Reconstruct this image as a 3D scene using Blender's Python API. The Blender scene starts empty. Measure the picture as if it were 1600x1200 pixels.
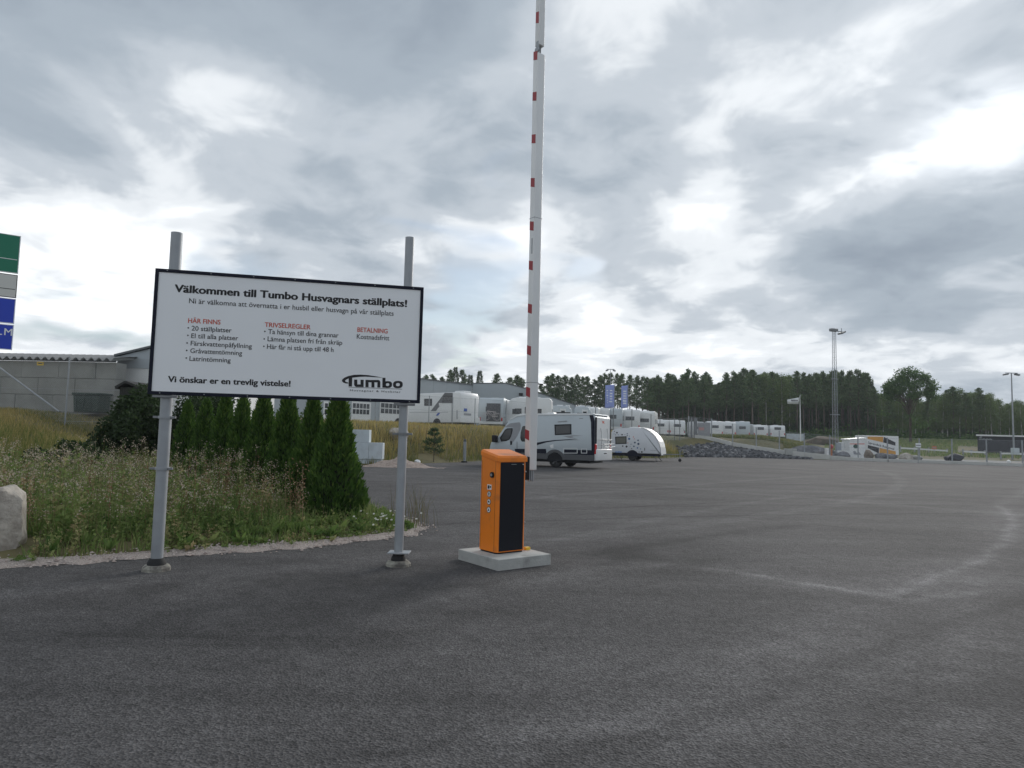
import bpy, bmesh, math, random
import numpy as np
from mathutils import Vector, Matrix
random.seed(7); RNG = np.random.default_rng(7)
scn = bpy.context.scene
COL = scn.collection
rad = math.radians

# ------------------------------------------------------------------ camera
FPX, CAMH = 1063.0, 1.5
PITCH, ROLL = math.atan(80.6/1063), math.atan(.0238)
cF = Vector((0, math.cos(PITCH), math.sin(PITCH))); up0 = Vector((0, -math.sin(PITCH), math.cos(PITCH)))
cU = up0*math.cos(ROLL) - Vector((1, 0, 0))*math.sin(ROLL)
cR = Vector((1, 0, 0))*math.cos(ROLL) + up0*math.sin(ROLL)
CAM = Vector((0, 0, CAMH))
cd = bpy.data.cameras.new('camera'); cam = bpy.data.objects.new('camera', cd); COL.objects.link(cam)
cd.sensor_width = 36; cd.lens = FPX/1600*36; cd.clip_end = 3000; cd.clip_start = .05
m = Matrix((cR, cU, -cF)).transposed().to_4x4(); m.translation = CAM; cam.matrix_world = m
scn.camera = cam

# ------------------------------------------------------------------ world, sun, exposure
def ray(x, y): return cF + cR*((x-800)/FPX) + cU*((600-y)/FPX)
SUND = ray(1500, 190).normalized()
SUN_EL = math.asin(SUND.z); SUN_AZ = math.atan2(SUND.x, SUND.y)
scn.view_settings.view_transform = 'Standard'; scn.view_settings.look = 'None'
scn.view_settings.exposure = 0.48; scn.view_settings.gamma = 1.0
scn.cycles.use_denoising = True
scn.cycles.max_bounces = 4; scn.cycles.diffuse_bounces = 3; scn.cycles.glossy_bounces = 2; scn.cycles.transmission_bounces = 3; scn.cycles.use_light_tree = False; scn.cycles.transparent_max_bounces = 16
scn.cycles.sample_clamp_indirect = 4

def build_world():
    w = bpy.data.worlds.new('World'); scn.world = w; w.use_nodes = True
    nt = w.node_tree; N = nt.nodes; L = nt.links; N.clear()
    def mth(op, a, b=None, c=None, clamp=False):
        n = N.new('ShaderNodeMath'); n.operation = op; n.use_clamp = clamp
        for i, v in enumerate((a, b, c)):
            if v is None: continue
            if isinstance(v, (int, float)): n.inputs[i].default_value = v
            else: L.new(v, n.inputs[i])
        return n.outputs[0]
    def ramp(fac, stops):
        n = N.new('ShaderNodeValToRGB'); L.new(fac, n.inputs[0]); e = n.color_ramp.elements
        n.color_ramp.interpolation = 'EASE'
        while len(e) < len(stops): e.new(.5)
        for k, (p, c) in enumerate(stops):
            e[k].position = p; e[k].color = (c, c, c, 1) if isinstance(c, (int, float)) else (*c, 1)
        return n.outputs[0]
    tc = N.new('ShaderNodeTexCoord'); nrm = N.new('ShaderNodeVectorMath'); nrm.operation = 'NORMALIZE'
    L.new(tc.outputs['Generated'], nrm.inputs[0]); D = nrm.outputs[0]
    sp = N.new('ShaderNodeSeparateXYZ'); L.new(D, sp.inputs[0])
    zz = mth('ADD', mth('MAXIMUM', sp.outputs[2], 0.0), .21)
    cb = N.new('ShaderNodeCombineXYZ')
    L.new(mth('DIVIDE', sp.outputs[0], zz), cb.inputs[0]); L.new(mth('DIVIDE', sp.outputs[1], zz), cb.inputs[1])
    def noise(scale, detail, rough, off, dist=0.0):
        mp = N.new('ShaderNodeMapping'); mp.inputs['Location'].default_value = off
        L.new(cb.outputs[0], mp.inputs[0])
        n = N.new('ShaderNodeTexNoise'); n.inputs['Scale'].default_value = scale; n.inputs['Detail'].default_value = detail
        n.inputs['Roughness'].default_value = rough; n.inputs['Distortion'].default_value = dist
        L.new(mp.outputs[0], n.inputs['Vector']); return n.outputs[0]
    def blob(px, py, r):          # soft cloud bank round a direction, radius in degrees
        d = ray(px, py).normalized()
        v = N.new('ShaderNodeVectorMath'); v.operation = 'DOT_PRODUCT'; L.new(D, v.inputs[0]); v.inputs[1].default_value = d
        k = 1/(1-math.cos(rad(r)))
        return mth('POWER', 2.718, mth('MULTIPLY', mth('SUBTRACT', v.outputs['Value'], 1), k))
    big = noise(.8, 2, .45, (2.3, 5.1, 0), .2)
    mid = noise(2.3, 4, .5, (7.7, 1.4, 0), .35)
    fin = noise(5.2, 5, .58, (1.2, 3.3, 0), .5)
    b = mth('ADD', mth('MULTIPLY', mth('SUBTRACT', big, .5), 1.1), mth('MULTIPLY', mth('SUBTRACT', mid, .5), 1.0))
    b = mth('ADD', b, mth('MULTIPLY', mth('SUBTRACT', fin, .5), .44))
    b = mth('ADD', b, .415)
    b = mth('ADD', b, mth('MULTIPLY', mth('SUBTRACT', 1.0, mth('MULTIPLY', sp.outputs[2], 2.9), None, True), .27))   # seen edge-on, low cloud shows its lit tops
    for px, py, r, a in ((220, 320, 9, .2), (900, 470, 9, .16), (600, 360, 8, .14), (1120, 230, 6, .24), (940, 20, 6, .2), (1340, 290, 4, .16),
                         (640, 120, 13, -.14), (1300, 400, 7, -.2), (450, 370, 4.5, -.2), (140, 50, 9, -.14), (1480, 430, 9, -.14), (980, 290, 6, -.16)):
        b = mth('ADD', b, mth('MULTIPLY', blob(px, py, r), a))
    cloud = ramp(b, [(0.0, (.225, .265, .315)), (.28, (.295, .34, .39)), (.48, (.41, .45, .495)), (.64, (.62, .65, .68)), (.86, (.88, .90, .92))])
    # sun behind the cloud: the layer glows round it
    glow = mth('ADD', mth('MULTIPLY', blob(1535, 205, 3.0), .7), mth('MULTIPLY', blob(1500, 200, 12), .10))
    glow = mth('MULTIPLY', glow, mth('MAXIMUM', mth('SUBTRACT', mth('MULTIPLY', b, 2.3), .35), .05))
    mg = N.new('ShaderNodeMix'); mg.data_type = 'RGBA'; mg.blend_type = 'ADD'; mg.inputs['Factor'].default_value = 1
    cg = N.new('ShaderNodeCombineColor'); [L.new(glow, cg.inputs[i]) for i in range(3)]
    L.new(cloud, mg.inputs['A']); L.new(cg.outputs[0], mg.inputs['B'])
    sky = N.new('ShaderNodeTexSky'); sky.sky_type = 'NISHITA'; sky.sun_disc = False
    sky.sun_elevation = SUN_EL; sky.sun_rotation = SUN_AZ
    hole = mth('ADD', noise(1.9, 3, .55, (4.1, 9.2, 0), .3), mth('MULTIPLY', blob(760, 490, 5), .17))
    for px, py, r, a in ((60, 330, 5, .14), (300, 545, 7, .22), (690, 470, 4, .1), (60, 170, 9, -.12), (910, 420, 2, .12), (1500, 190, 20, -.2)):
        hole = mth('ADD', hole, mth('MULTIPLY', blob(px, py, r), a))
    cover = ramp(hole, [(0.0, 1.0), (.6, 1.0), (.76, .28), (1.0, .2)])
    b1 = N.new('ShaderNodeBackground'); L.new(sky.outputs[0], b1.inputs[0]); b1.inputs[1].default_value = .085
    b2 = N.new('ShaderNodeBackground'); L.new(mg.outputs['Result'], b2.inputs[0]); b2.inputs[1].default_value = 1.0
    mx = N.new('ShaderNodeMixShader'); L.new(cover, mx.inputs[0]); L.new(b1.outputs[0], mx.inputs[1]); L.new(b2.outputs[0], mx.inputs[2])
    o = N.new('ShaderNodeOutputWorld'); L.new(mx.outputs[0], o.inputs[0])
    w.cycles.sampling_method = 'MANUAL'; w.cycles.sample_map_resolution = 256
build_world()
sl = bpy.data.lights.new('sun', 'SUN'); sl.energy = 1.4; sl.angle = rad(28); sl.color = (1, .95, .88)
so = bpy.data.objects.new('sun', sl); COL.objects.link(so); so.rotation_euler = SUND.to_track_quat('Z', 'Y').to_euler()
so.location = (20, 20, 40)

# ------------------------------------------------------------------ pixel -> place helpers (photo is 1600 x 1200)
def gz(x, y, z=0.0):
    v = ray(x, y); return CAM + v*((z-CAMH)/v.z)
def atY(x, y, Y):
    v = ray(x, y); return CAM + v*(Y/v.y)
def on_plane(px, py, o, n):
    v = ray(px, py); return CAM + v*((o-CAM).dot(n)/v.dot(n))
def local(M, px, py, yl):
    """point of the plane y = yl in the frame M that pixel sees -> (x, z) in that frame"""
    o = M @ Vector((0, yl, 0)); n = (M.to_3x3() @ Vector((0, 1, 0)))
    p = M.inverted() @ on_plane(px, py, o, n); return p.x, p.z
def localx(M, px, py, xl):
    o = M @ Vector((xl, 0, 0)); n = (M.to_3x3() @ Vector((1, 0, 0)))
    p = M.inverted() @ on_plane(px, py, o, n); return p.y, p.z

# ------------------------------------------------------------------ materials
MATS = {}
def mat(name, col, rough=.6, metal=0.0, var=.0, vscale=3.0, bump=0.0, bscale=40.0, dirt=None, coat=0.0, trans=0.0, attr=None, spec=None, dscale=1.2, dlo=.5, dhi=.75):
    if name in MATS: return MATS[name]
    M = bpy.data.materials.new(name); MATS[name] = M; M.use_nodes = True
    nt = M.node_tree; N = nt.nodes; L = nt.links; N.clear()
    out = N.new('ShaderNodeOutputMaterial'); p = N.new('ShaderNodeBsdfPrincipled')
    p.inputs['Roughness'].default_value = rough; p.inputs['Metallic'].default_value = metal
    p.inputs['Coat Weight'].default_value = coat
    if spec is not None: p.inputs['Specular IOR Level'].default_value = spec
    tc = N.new('ShaderNodeTexCoord')
    def noise(sc, det=5):
        n = N.new('ShaderNodeTexNoise'); n.inputs['Scale'].default_value = sc; n.inputs['Detail'].default_value = det
        L.new(tc.outputs['Object'], n.inputs['Vector']); return n.outputs[0]
    if attr:                      # list of colours over a per-plant random value
        a = N.new('ShaderNodeAttribute'); a.attribute_name = 'rnd'
        r = N.new('ShaderNodeValToRGB'); L.new(a.outputs['Fac'], r.inputs[0]); e = r.color_ramp.elements
        while len(e) < len(attr): e.new(.5)
        for k, c in enumerate(attr): e[k].position = k/(len(attr)-1); e[k].color = (*c, 1)
        colr = r.outputs[0]
    else:
        rg = N.new('ShaderNodeRGB'); rg.outputs[0].default_value = (*col, 1); colr = rg.outputs[0]
    if var:
        n = noise(vscale)
        r = N.new('ShaderNodeMapRange'); L.new(n, r.inputs[0]); r.inputs[1].default_value = .25; r.inputs[2].default_value = .75
        r.inputs[3].default_value = 1-var; r.inputs[4].default_value = 1+var
        x = N.new('ShaderNodeVectorMath'); x.operation = 'SCALE'; L.new(colr, x.inputs[0]); L.new(r.outputs[0], x.inputs['Scale']); colr = x.outputs[0]
    if dirt:
        n = noise(dscale, 7)
        r = N.new('ShaderNodeMapRange'); L.new(n, r.inputs[0]); r.inputs[1].default_value = dlo; r.inputs[2].default_value = dhi
        x = N.new('ShaderNodeMix'); x.data_type = 'RGBA'; L.new(r.outputs[0], x.inputs['Factor']); L.new(colr, x.inputs['A']); x.inputs['B'].default_value = (*dirt, 1); colr = x.outputs['Result']
    L.new(colr, p.inputs['Base Color'])
    if bump:
        b = N.new('ShaderNodeBump'); b.inputs['Strength'].default_value = min(1, bump); b.inputs['Distance'].default_value = .02
        L.new(noise(bscale, 6), b.inputs['Height']); L.new(b.outputs[0], p.inputs['Normal'])
    sh = p.outputs[0]
    if trans:
        t = N.new('ShaderNodeBsdfTranslucent'); L.new(colr, t.inputs[0])
        x = N.new('ShaderNodeMixShader'); x.inputs[0].default_value = trans; L.new(sh, x.inputs[1]); L.new(t.outputs[0], x.inputs[2]); sh = x.outputs[0]
    L.new(sh, out.inputs[0]); return M

white = mat('white_paint', (.74, .75, .75), .38, var=.04, vscale=2, dirt=(.5, .5, .48), dscale=1.6, dlo=.58, dhi=1.0)
rvwhite = mat('caravan_white', (.72, .735, .74), .3, var=.04, vscale=.9, dirt=(.55, .55, .53), dscale=.9, dlo=.55, dhi=1.0)
rvsilver = mat('caravan_silver', (.47, .52, .55), .32, metal=.15, var=.05, vscale=.8)
rvgrey = mat('caravan_grey', (.30, .31, .33), .4, var=.05)
signface = mat('sign_white', (.80, .82, .84), .4, var=.03, vscale=1.5, spec=.35)
black = mat('black_paint', (.012, .0125, .016), .6, spec=.25)
navy = mat('navy_paint', (.008, .010, .022), .6, spec=.2)
ink = mat('print_black', (.012, .012, .014), .6)
redink = mat('print_red', (.58, .085, .045), .6)
glass = mat('dark_glass', (.018, .022, .026), .08)
glassmid = mat('tinted_glass', (.05, .055, .06), .12)
galv = mat('galvanised_steel', (.31, .33, .35), .5, metal=.35, var=.12, vscale=6, dirt=(.25, .25, .25), dscale=3, dlo=.62, dhi=.9)
galvdark = mat('weathered_steel', (.2, .21, .22), .5, metal=.4, var=.15)
orange = mat('orange_powder_coat', (.80, .205, .006), .42, var=.08, vscale=3, bump=.05, bscale=400, dirt=(.42, .13, .03), dscale=5, dlo=.56, dhi=.85)
graph = mat('graphite_panel', (.010, .011, .016), .6, var=.08, spec=.2)
concrete = mat('concrete', (.40, .405, .39), .85, var=.12, vscale=5, bump=.35, bscale=45, dirt=(.24, .24, .23), dscale=4, dlo=.52, dhi=.8)
conc_old = mat('old_concrete', (.27, .27, .25), .9, var=.16, vscale=1.2, bump=.4, bscale=30, dirt=(.17, .175, .16), dscale=.8, dlo=.5, dhi=.85)
conc_blue = mat('pale_concrete', (.50, .56, .60), .85, var=.1, vscale=2.5, bump=.3, bscale=30, dirt=(.36, .39, .41), dscale=1.7)
rubber = mat('rubber', (.018, .018, .019), .8)
alloy = mat('alloy', (.42, .43, .45), .35, metal=.7)
red = mat('red_reflective', (.30, .012, .02), .4)
taillight = mat('tail_light', (.55, .02, .025), .2)
yellow = mat('yellow_paint', (.75, .5, .04), .5)
granite = mat('granite', (.42, .385, .34), .9, var=.3, vscale=9, bump=.8, bscale=26, dirt=(.25, .22, .19), dscale=5, dlo=.45, dhi=.7)
rockdark = mat('blasted_rock', (.14, .145, .16), .9, var=.45, vscale=2.2, bump=.6, bscale=12, dirt=(.3, .3, .31), dscale=1.4)
rockbrown = mat('brown_rock', (.2, .165, .13), .9, var=.3, vscale=2, bump=.6, bscale=8)
gravelm = mat('pinkish_gravel', (.33, .285, .26), .95, var=.45, vscale=60, bump=.8, bscale=90)
pebblem = mat('pebble', None, .9, attr=[(.25, .2, .18), (.42, .35, .31), (.33, .28, .26), (.52, .46, .42)])
bark = mat('bark', (.09, .07, .055), .95, var=.3, vscale=3, bump=.6, bscale=10)
pinebark = mat('pine_bark', (.13, .105, .085), .95, var=.35, vscale=.6)
birchbark = mat('birch_bark', (.42, .41, .38), .9, var=.3, vscale=1.5, dirt=(.08, .08, .08), dscale=2.5)
sheet = mat('grey_sheet_metal', (.36, .40, .43), .5, metal=.1, var=.04, vscale=.4)
sheetd = mat('dark_sheet_metal', (.016, .018, .026), .5, var=.08, vscale=.4)
trimg = mat('dark_grey_trim', (.1, .11, .12), .5)
plasticg = mat('grey_plastic', (.085, .088, .095), .65, var=.05)
greenpaint = mat('dark_green_plastic', (.012, .03, .02), .5, var=.2)

# ------------------------------------------------------------------ mesh helpers
class MB:
    def __init__(s): s.v = []; s.f = []
    def add(s, vs, fs):
        o = len(s.v); s.v += [tuple(v) for v in vs]; s.f += [tuple(i+o for i in f) for f in fs]; return s
    def box(s, x0, x1, y0, y1, z0, z1):
        return s.add([(x0, y0, z0), (x1, y0, z0), (x1, y1, z0), (x0, y1, z0), (x0, y0, z1), (x1, y0, z1), (x1, y1, z1), (x0, y1, z1)],
                     [(3, 2, 1, 0), (4, 5, 6, 7), (0, 1, 5, 4), (1, 2, 6, 5), (2, 3, 7, 6), (3, 0, 4, 7)])
    def prism(s, pts, a, b, ax='y'):
        """pts 2d polygon; extruded along ax from a to b. ax y: pts=(x,z); x: (y,z); z: (x,y)"""
        n = len(pts)
        P = {'y': lambda p, t: (p[0], t, p[1]), 'x': lambda p, t: (t, p[0], p[1]), 'z': lambda p, t: (p[0], p[1], t)}[ax]
        vs = [P(p, a) for p in pts]+[P(p, b) for p in pts]
        fs = [tuple(range(n))[::-1], tuple(range(n, 2*n))]+[(i, (i+1) % n, (i+1) % n+n, i+n) for i in range(n)]
        return s.add(vs, fs)
    def tube(s, path, r, n=8, r1=None):
        path = [Vector(p) for p in path]; k = len(path); rings = []
        for i, p in enumerate(path):
            t = (path[min(i+1, k-1)]-path[max(i-1, 0)]).normalized()
            u = t.cross(Vector((0, 0, 1)))
            if u.length < .01: u = t.cross(Vector((1, 0, 0)))
            u.normalize(); w = u.cross(t)
            rr = r if r1 is None else r+(r1-r)*i/(k-1)
            rings.append([p+(u*math.cos(2*math.pi*j/n)+w*math.sin(2*math.pi*j/n))*rr for j in range(n)])
        vs = [v for q in rings for v in q]; fs = []
        for i in range(k-1):
            for j in range(n):
                a = i*n+j; b = i*n+(j+1) % n; fs.append((a, b, b+n, a+n))
        fs.append(tuple(range(n))[::-1]); fs.append(tuple(range((k-1)*n, k*n)))
        return s.add(vs, fs)
    def lathe(s, prof, n=20, ax='z', c=(0, 0, 0)):
        vs = []; fs = []
        for (r, h) in prof:
            for j in range(n):
                a = 2*math.pi*j/n; q = (r*math.cos(a), r*math.sin(a), h)
                if ax == 'y': q = (q[0], q[2], q[1])
                if ax == 'x': q = (q[2], q[0], q[1])
                vs.append((q[0]+c[0], q[1]+c[1], q[2]+c[2]))
        k = len(prof)
        for i in range(k-1):
            for j in range(n):
                a = i*n+j; b = i*n+(j+1) % n; fs.append((a, b, b+n, a+n))
        fs.append(tuple(range(n))[::-1]); fs.append(tuple(range((k-1)*n, k*n)))
        return s.add(vs, fs)
    def build(s, name, m, parent=None, bevel=0.0, seg=2, smooth=False, loc=None, angle=40):
        me = bpy.data.meshes.new(name); me.from_pydata(s.v, [], s.f); me.update()
        bm = bmesh.new(); bm.from_mesh(me); bmesh.ops.recalc_face_normals(bm, faces=bm.faces)
        if bevel:
            es = [e for e in bm.edges if len(e.link_faces) == 2 and e.calc_face_angle(0) > rad(angle)]
            bmesh.ops.bevel(bm, geom=es, offset=bevel, segments=seg, affect='EDGES', profile=.5, clamp_overlap=True)
        if smooth:
            for f in bm.faces: f.smooth = True
            for e in bm.edges:
                if len(e.link_faces) == 2 and e.calc_face_angle(0) > rad(38): e.smooth = False
        bm.to_mesh(me); bm.free()
        me.materials.append(m)
        o = bpy.data.objects.new(name, me); COL.objects.link(o)
        if parent: o.parent = parent
        if loc: o.location = loc
        return o
def tag(o, label, cat, group=None, kind=None):
    if label: o['label'] = label
    if cat: o['category'] = cat
    if group: o['group'] = group
    if kind: o['kind'] = kind
    return o
def thing(name, label, cat, loc=(0, 0, 0), rz=0.0, group=None):
    o = bpy.data.objects.new(name, None); COL.objects.link(o); o.location = loc; o.rotation_euler = (0, 0, rz); o.empty_display_size = .2
    return tag(o, label, cat, group)
def matrix(loc, rz): return Matrix.Translation(loc) @ Matrix.Rotation(rz, 4, 'Z')
def struct(o): o['kind'] = 'structure'; return o
def copy_tree(o, parent=None):
    c = o.copy(); COL.objects.link(c); c.parent = parent
    for ch in list(o.children): copy_tree(ch, c)
    return c
def npmesh(name, V, k, m, rnd=None, parent=None, smooth=False):
    """V (n*k,3) vertices of n separate k-gons"""
    V = np.asarray(V, np.float32).reshape(-1, 3); n = len(V)//k
    me = bpy.data.meshes.new(name); me.vertices.add(len(V)); me.vertices.foreach_set('co', V.ravel())
    me.loops.add(n*k); me.loops.foreach_set('vertex_index', np.arange(n*k, dtype=np.int32))
    me.polygons.add(n); me.polygons.foreach_set('loop_start', np.arange(0, n*k, k, dtype=np.int32))
    if rnd is not None:
        a = me.attributes.new('rnd', 'FLOAT', 'POINT'); a.data.foreach_set('value', np.repeat(np.asarray(rnd, np.float32), k))
    me.update(calc_edges=True); me.validate(); me.materials.append(m)
    o = bpy.data.objects.new(name, me); COL.objects.link(o)
    if parent: o.parent = parent
    return o
def unit(a): return a/np.maximum(np.linalg.norm(a, axis=-1, keepdims=True), 1e-9)
def leaves(P, length, width, dirs=None, rng=RNG):
    """rhombic leaves at P -> (n*4,3)"""
    n = len(P); d = unit(rng.normal(size=(n, 3))) if dirs is None else unit(dirs)
    s = unit(np.cross(d, unit(rng.normal(size=(n, 3)))))
    l = np.broadcast_to(length, n)[:, None]; w = np.broadcast_to(width, n)[:, None]
    return np.stack([P, P+d*l*.5+s*w*.5, P+d*l, P+d*l*.5-s*w*.5], 1).reshape(-1, 3)
def blades(P, h, w, lean, rng=RNG):
    """grass blades: quads bending over, two per blade"""
    n = len(P); a = rng.uniform(0, 2*np.pi, n); d = np.stack([np.cos(a), np.sin(a), 0*a], 1); s = np.stack([-np.sin(a), np.cos(a), 0*a], 1)
    h = np.broadcast_to(h, n)[:, None]; w = np.broadcast_to(w, n)[:, None]; lean = np.broadcast_to(lean, n)[:, None]
    z = np.array([0, 0, 1.])
    A = P; B = P+z*h*.55+d*lean*h*.3; C = P+z*h+d*lean*h
    q1 = np.stack([A-s*w*.5, A+s*w*.5, B+s*w*.4, B-s*w*.4], 1); q2 = np.stack([B-s*w*.4, B+s*w*.4, C+s*w*.08, C-s*w*.08], 1)
    return np.concatenate([q1, q2], 1).reshape(-1, 3)
def text(name, body, m, parent, o, u, v, width=None, cap=None, bold=0.0, space=1.0, shear=0.0, depth=.0008):
    """flat lettering: baseline starts at o, runs along u, up is v"""
    cu = bpy.data.curves.new('t', 'FONT'); cu.body = body; cu.size = 1; cu.offset = 0; cu.space_character = space; cu.shear = shear; cu.resolution_u = 3; cu.extrude = 0
    t = bpy.data.objects.new('t', cu); COL.objects.link(t)
    bpy.context.view_layer.update()
    me = bpy.data.meshes.new_from_object(t); bpy.data.objects.remove(t); bpy.data.curves.remove(cu)
    n = len(me.vertices); c = np.zeros(n*3, np.float32); me.vertices.foreach_get('co', c); c = c.reshape(-1, 3)
    x0, x1 = c[:, 0].min(), c[:, 0].max(); sx = width/(x1-x0); sy = cap/.73 if cap else sx
    o, u, v = np.array(o), np.array(u), np.array(v)
    P = o+np.outer((c[:, 0]-x0)*sx, u)+np.outer(c[:, 1]*sy, v)
    if bold:            # heavier strokes: the outline struck several times, each a hair in front of the last
        nrm = np.cross(u, v); F0 = [tuple(p.vertices) for p in me.polygons]; Vs = []; Fs = []; q = 0; e = bold*sx
        for a, b_ in ((0, 0), (1, 0), (-1, 0), (.5, .55), (-.5, -.55), (.5, -.55), (-.5, .55)):
            Vs.append(P+a*e*u+b_*min(e, bold*sy)*v+nrm*(.00018*q)); Fs += [tuple(i+q*n for i in f) for f in F0]; q += 1
        me = bpy.data.meshes.new(name); me.from_pydata(np.concatenate(Vs).tolist(), [], Fs)
    else: me.vertices.foreach_set('co', P.astype(np.float32).ravel())
    me.update(); me.name = name
    me.materials.clear(); me.materials.append(m)
    ob = bpy.data.objects.new(name, me); COL.objects.link(ob); ob.parent = parent
    return ob

# ------------------------------------------------------------------ terrain
ASPH = [(-60, -40), (90, -40), (90, 25), (70, 37), (41, 54.7), (33.5, 59.3), (29, 61.3), (25.7, 62), (21.1, 62.2), (15.9, 60.2), (12.6, 54.5), (6.5, 49.5), (3, 44.5),
        (-1.3, 40), (-2.6, 37.2), (-4.9, 33.6), (-6, 31.2), (-10, 31), (-15, 30), (-14, 27), (-9, 21.5), (-5, 17), (-2.9, 14.1), (-1.75, 11.9), (-1.32, 10.75),
        (-1.45, 10.2), (-2.0, 9.55), (-2.65, 8.82), (-3.46, 8.38), (-4.15, 8.0), (-4.65, 7.55), (-5.3, 7.23), (-8, 6.2), (-14, 4.5), (-60, 0)]
AP = np.array(ASPH, float)
def sdist(x, y):
    """signed distance to the asphalt outline, + outside"""
    x = np.asarray(x, float); y = np.asarray(y, float); best = np.full(x.shape, 1e9); ins = np.zeros(x.shape, bool)
    for i in range(len(AP)):
        a = AP[i]; b = AP[(i+1) % len(AP)]; e = b-a
        t = np.clip(((x-a[0])*e[0]+(y-a[1])*e[1])/(e@e), 0, 1)
        best = np.minimum(best, np.hypot(x-a[0]-t*e[0], y-a[1]-t*e[1]))
        c = ((a[1] > y) != (b[1] > y)) & (x < (b[0]-a[0])*(y-a[1])/(b[1]-a[1]+1e-12)+a[0]); ins ^= c
    return np.where(ins, -best, best)
def ss(t): t = np.clip(t, 0, 1); return t*t*(3-2*t)
def H(x, y):
    x = np.asarray(x, float); y = np.asarray(y, float); s = sdist(x, y); so = np.maximum(s, 0)
    left = .12*np.minimum(1, so/.8)+1.95*ss((y-15)/15)*ss(so/6)
    back = 2.0*ss(so/4.6)
    hr = 2.4*np.clip((y-72)/42, 0, 1)+.02*np.minimum(so, 3)
    hl = 1.75*ss(so/6.0)
    w = ss((x/np.maximum(y, 1)-.36)/.13)
    right = hl*(1-w)+hr*w
    wl = ss((y-29)/3)*ss((x+40)/8)                         # left bank -> yard plateau
    z = left*(1-wl)+back*wl
    wr = ss((x-11)/7)*(y > 20)
    z = z*(1-wr)+right*wr
    z = np.where((x > 30) & (y < 50), .02*np.minimum(so, 3), z)
    return np.where(s < 0, -.06, np.where(s < .15, -.06+.4*so, z))
def Hs(x, y): return float(H(np.array([x]), np.array([y]))[0])
def axis(a, b, lo, hi, st, far): return np.unique(np.concatenate([np.arange(a, lo, far), np.arange(lo, hi, st), np.arange(hi, b+1, far)]))
def build_ground():
    xs = axis(-600, 620, -30, 48, .55, 14); ys = axis(-60, 900, 4, 78, .55, 12)
    X, Y = np.meshgrid(xs, ys); Z = H(X, Y)
    Z = Z+np.where((sdist(X, Y) > 1), RNG.normal(0, .025, X.shape), 0)
    nx, ny = len(xs), len(ys)
    V = np.stack([X, Y, Z], -1).reshape(-1, 3)
    i = np.arange(ny-1)[:, None]*nx+np.arange(nx-1)[None]
    Fq = np.stack([i, i+1, i+nx+1, i+nx], -1).reshape(-1, 4)
    me = bpy.data.meshes.new('ground'); me.from_pydata(V.tolist(), [], Fq.tolist()); me.update()
    for p in me.polygons: p.use_smooth = True
    M = bpy.data.materials.new('earth'); M.use_nodes = True; nt = M.node_tree; N = nt.nodes; L = nt.links; p = N['Principled BSDF']; p.inputs['Roughness'].default_value = .95
    g = N.new('ShaderNodeNewGeometry')
    n1 = N.new('ShaderNodeTexNoise'); n1.inputs['Scale'].default_value = .25; n1.inputs['Detail'].default_value = 8; L.new(g.outputs['Position'], n1.inputs['Vector'])
    n2 = N.new('ShaderNodeTexNoise'); n2.inputs['Scale'].default_value = 5; n2.inputs['Detail'].default_value = 8; L.new(g.outputs['Position'], n2.inputs['Vector'])
    r = N.new('ShaderNodeValToRGB'); L.new(n1.outputs[0], r.inputs[0]); e = r.color_ramp.elements; e[0].position = .35; e[0].color = (.075, .08, .03, 1); e[1].position = .65; e[1].color = (.16, .13, .06, 1)
    r2 = N.new('ShaderNodeMapRange'); L.new(n2.outputs[0], r2.inputs[0]); r2.inputs[3].default_value = .5; r2.inputs[4].default_value = 1.5
    x = N.new('ShaderNodeVectorMath'); x.operation = 'SCALE'; L.new(r.outputs[0], x.inputs[0]); L.new(r2.outputs[0], x.inputs['Scale']); L.new(x.outputs[0], p.inputs['Base Color'])
    me.materials.append(M); o = bpy.data.objects.new('ground', me); COL.objects.link(o); struct(o)
build_ground()

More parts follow.
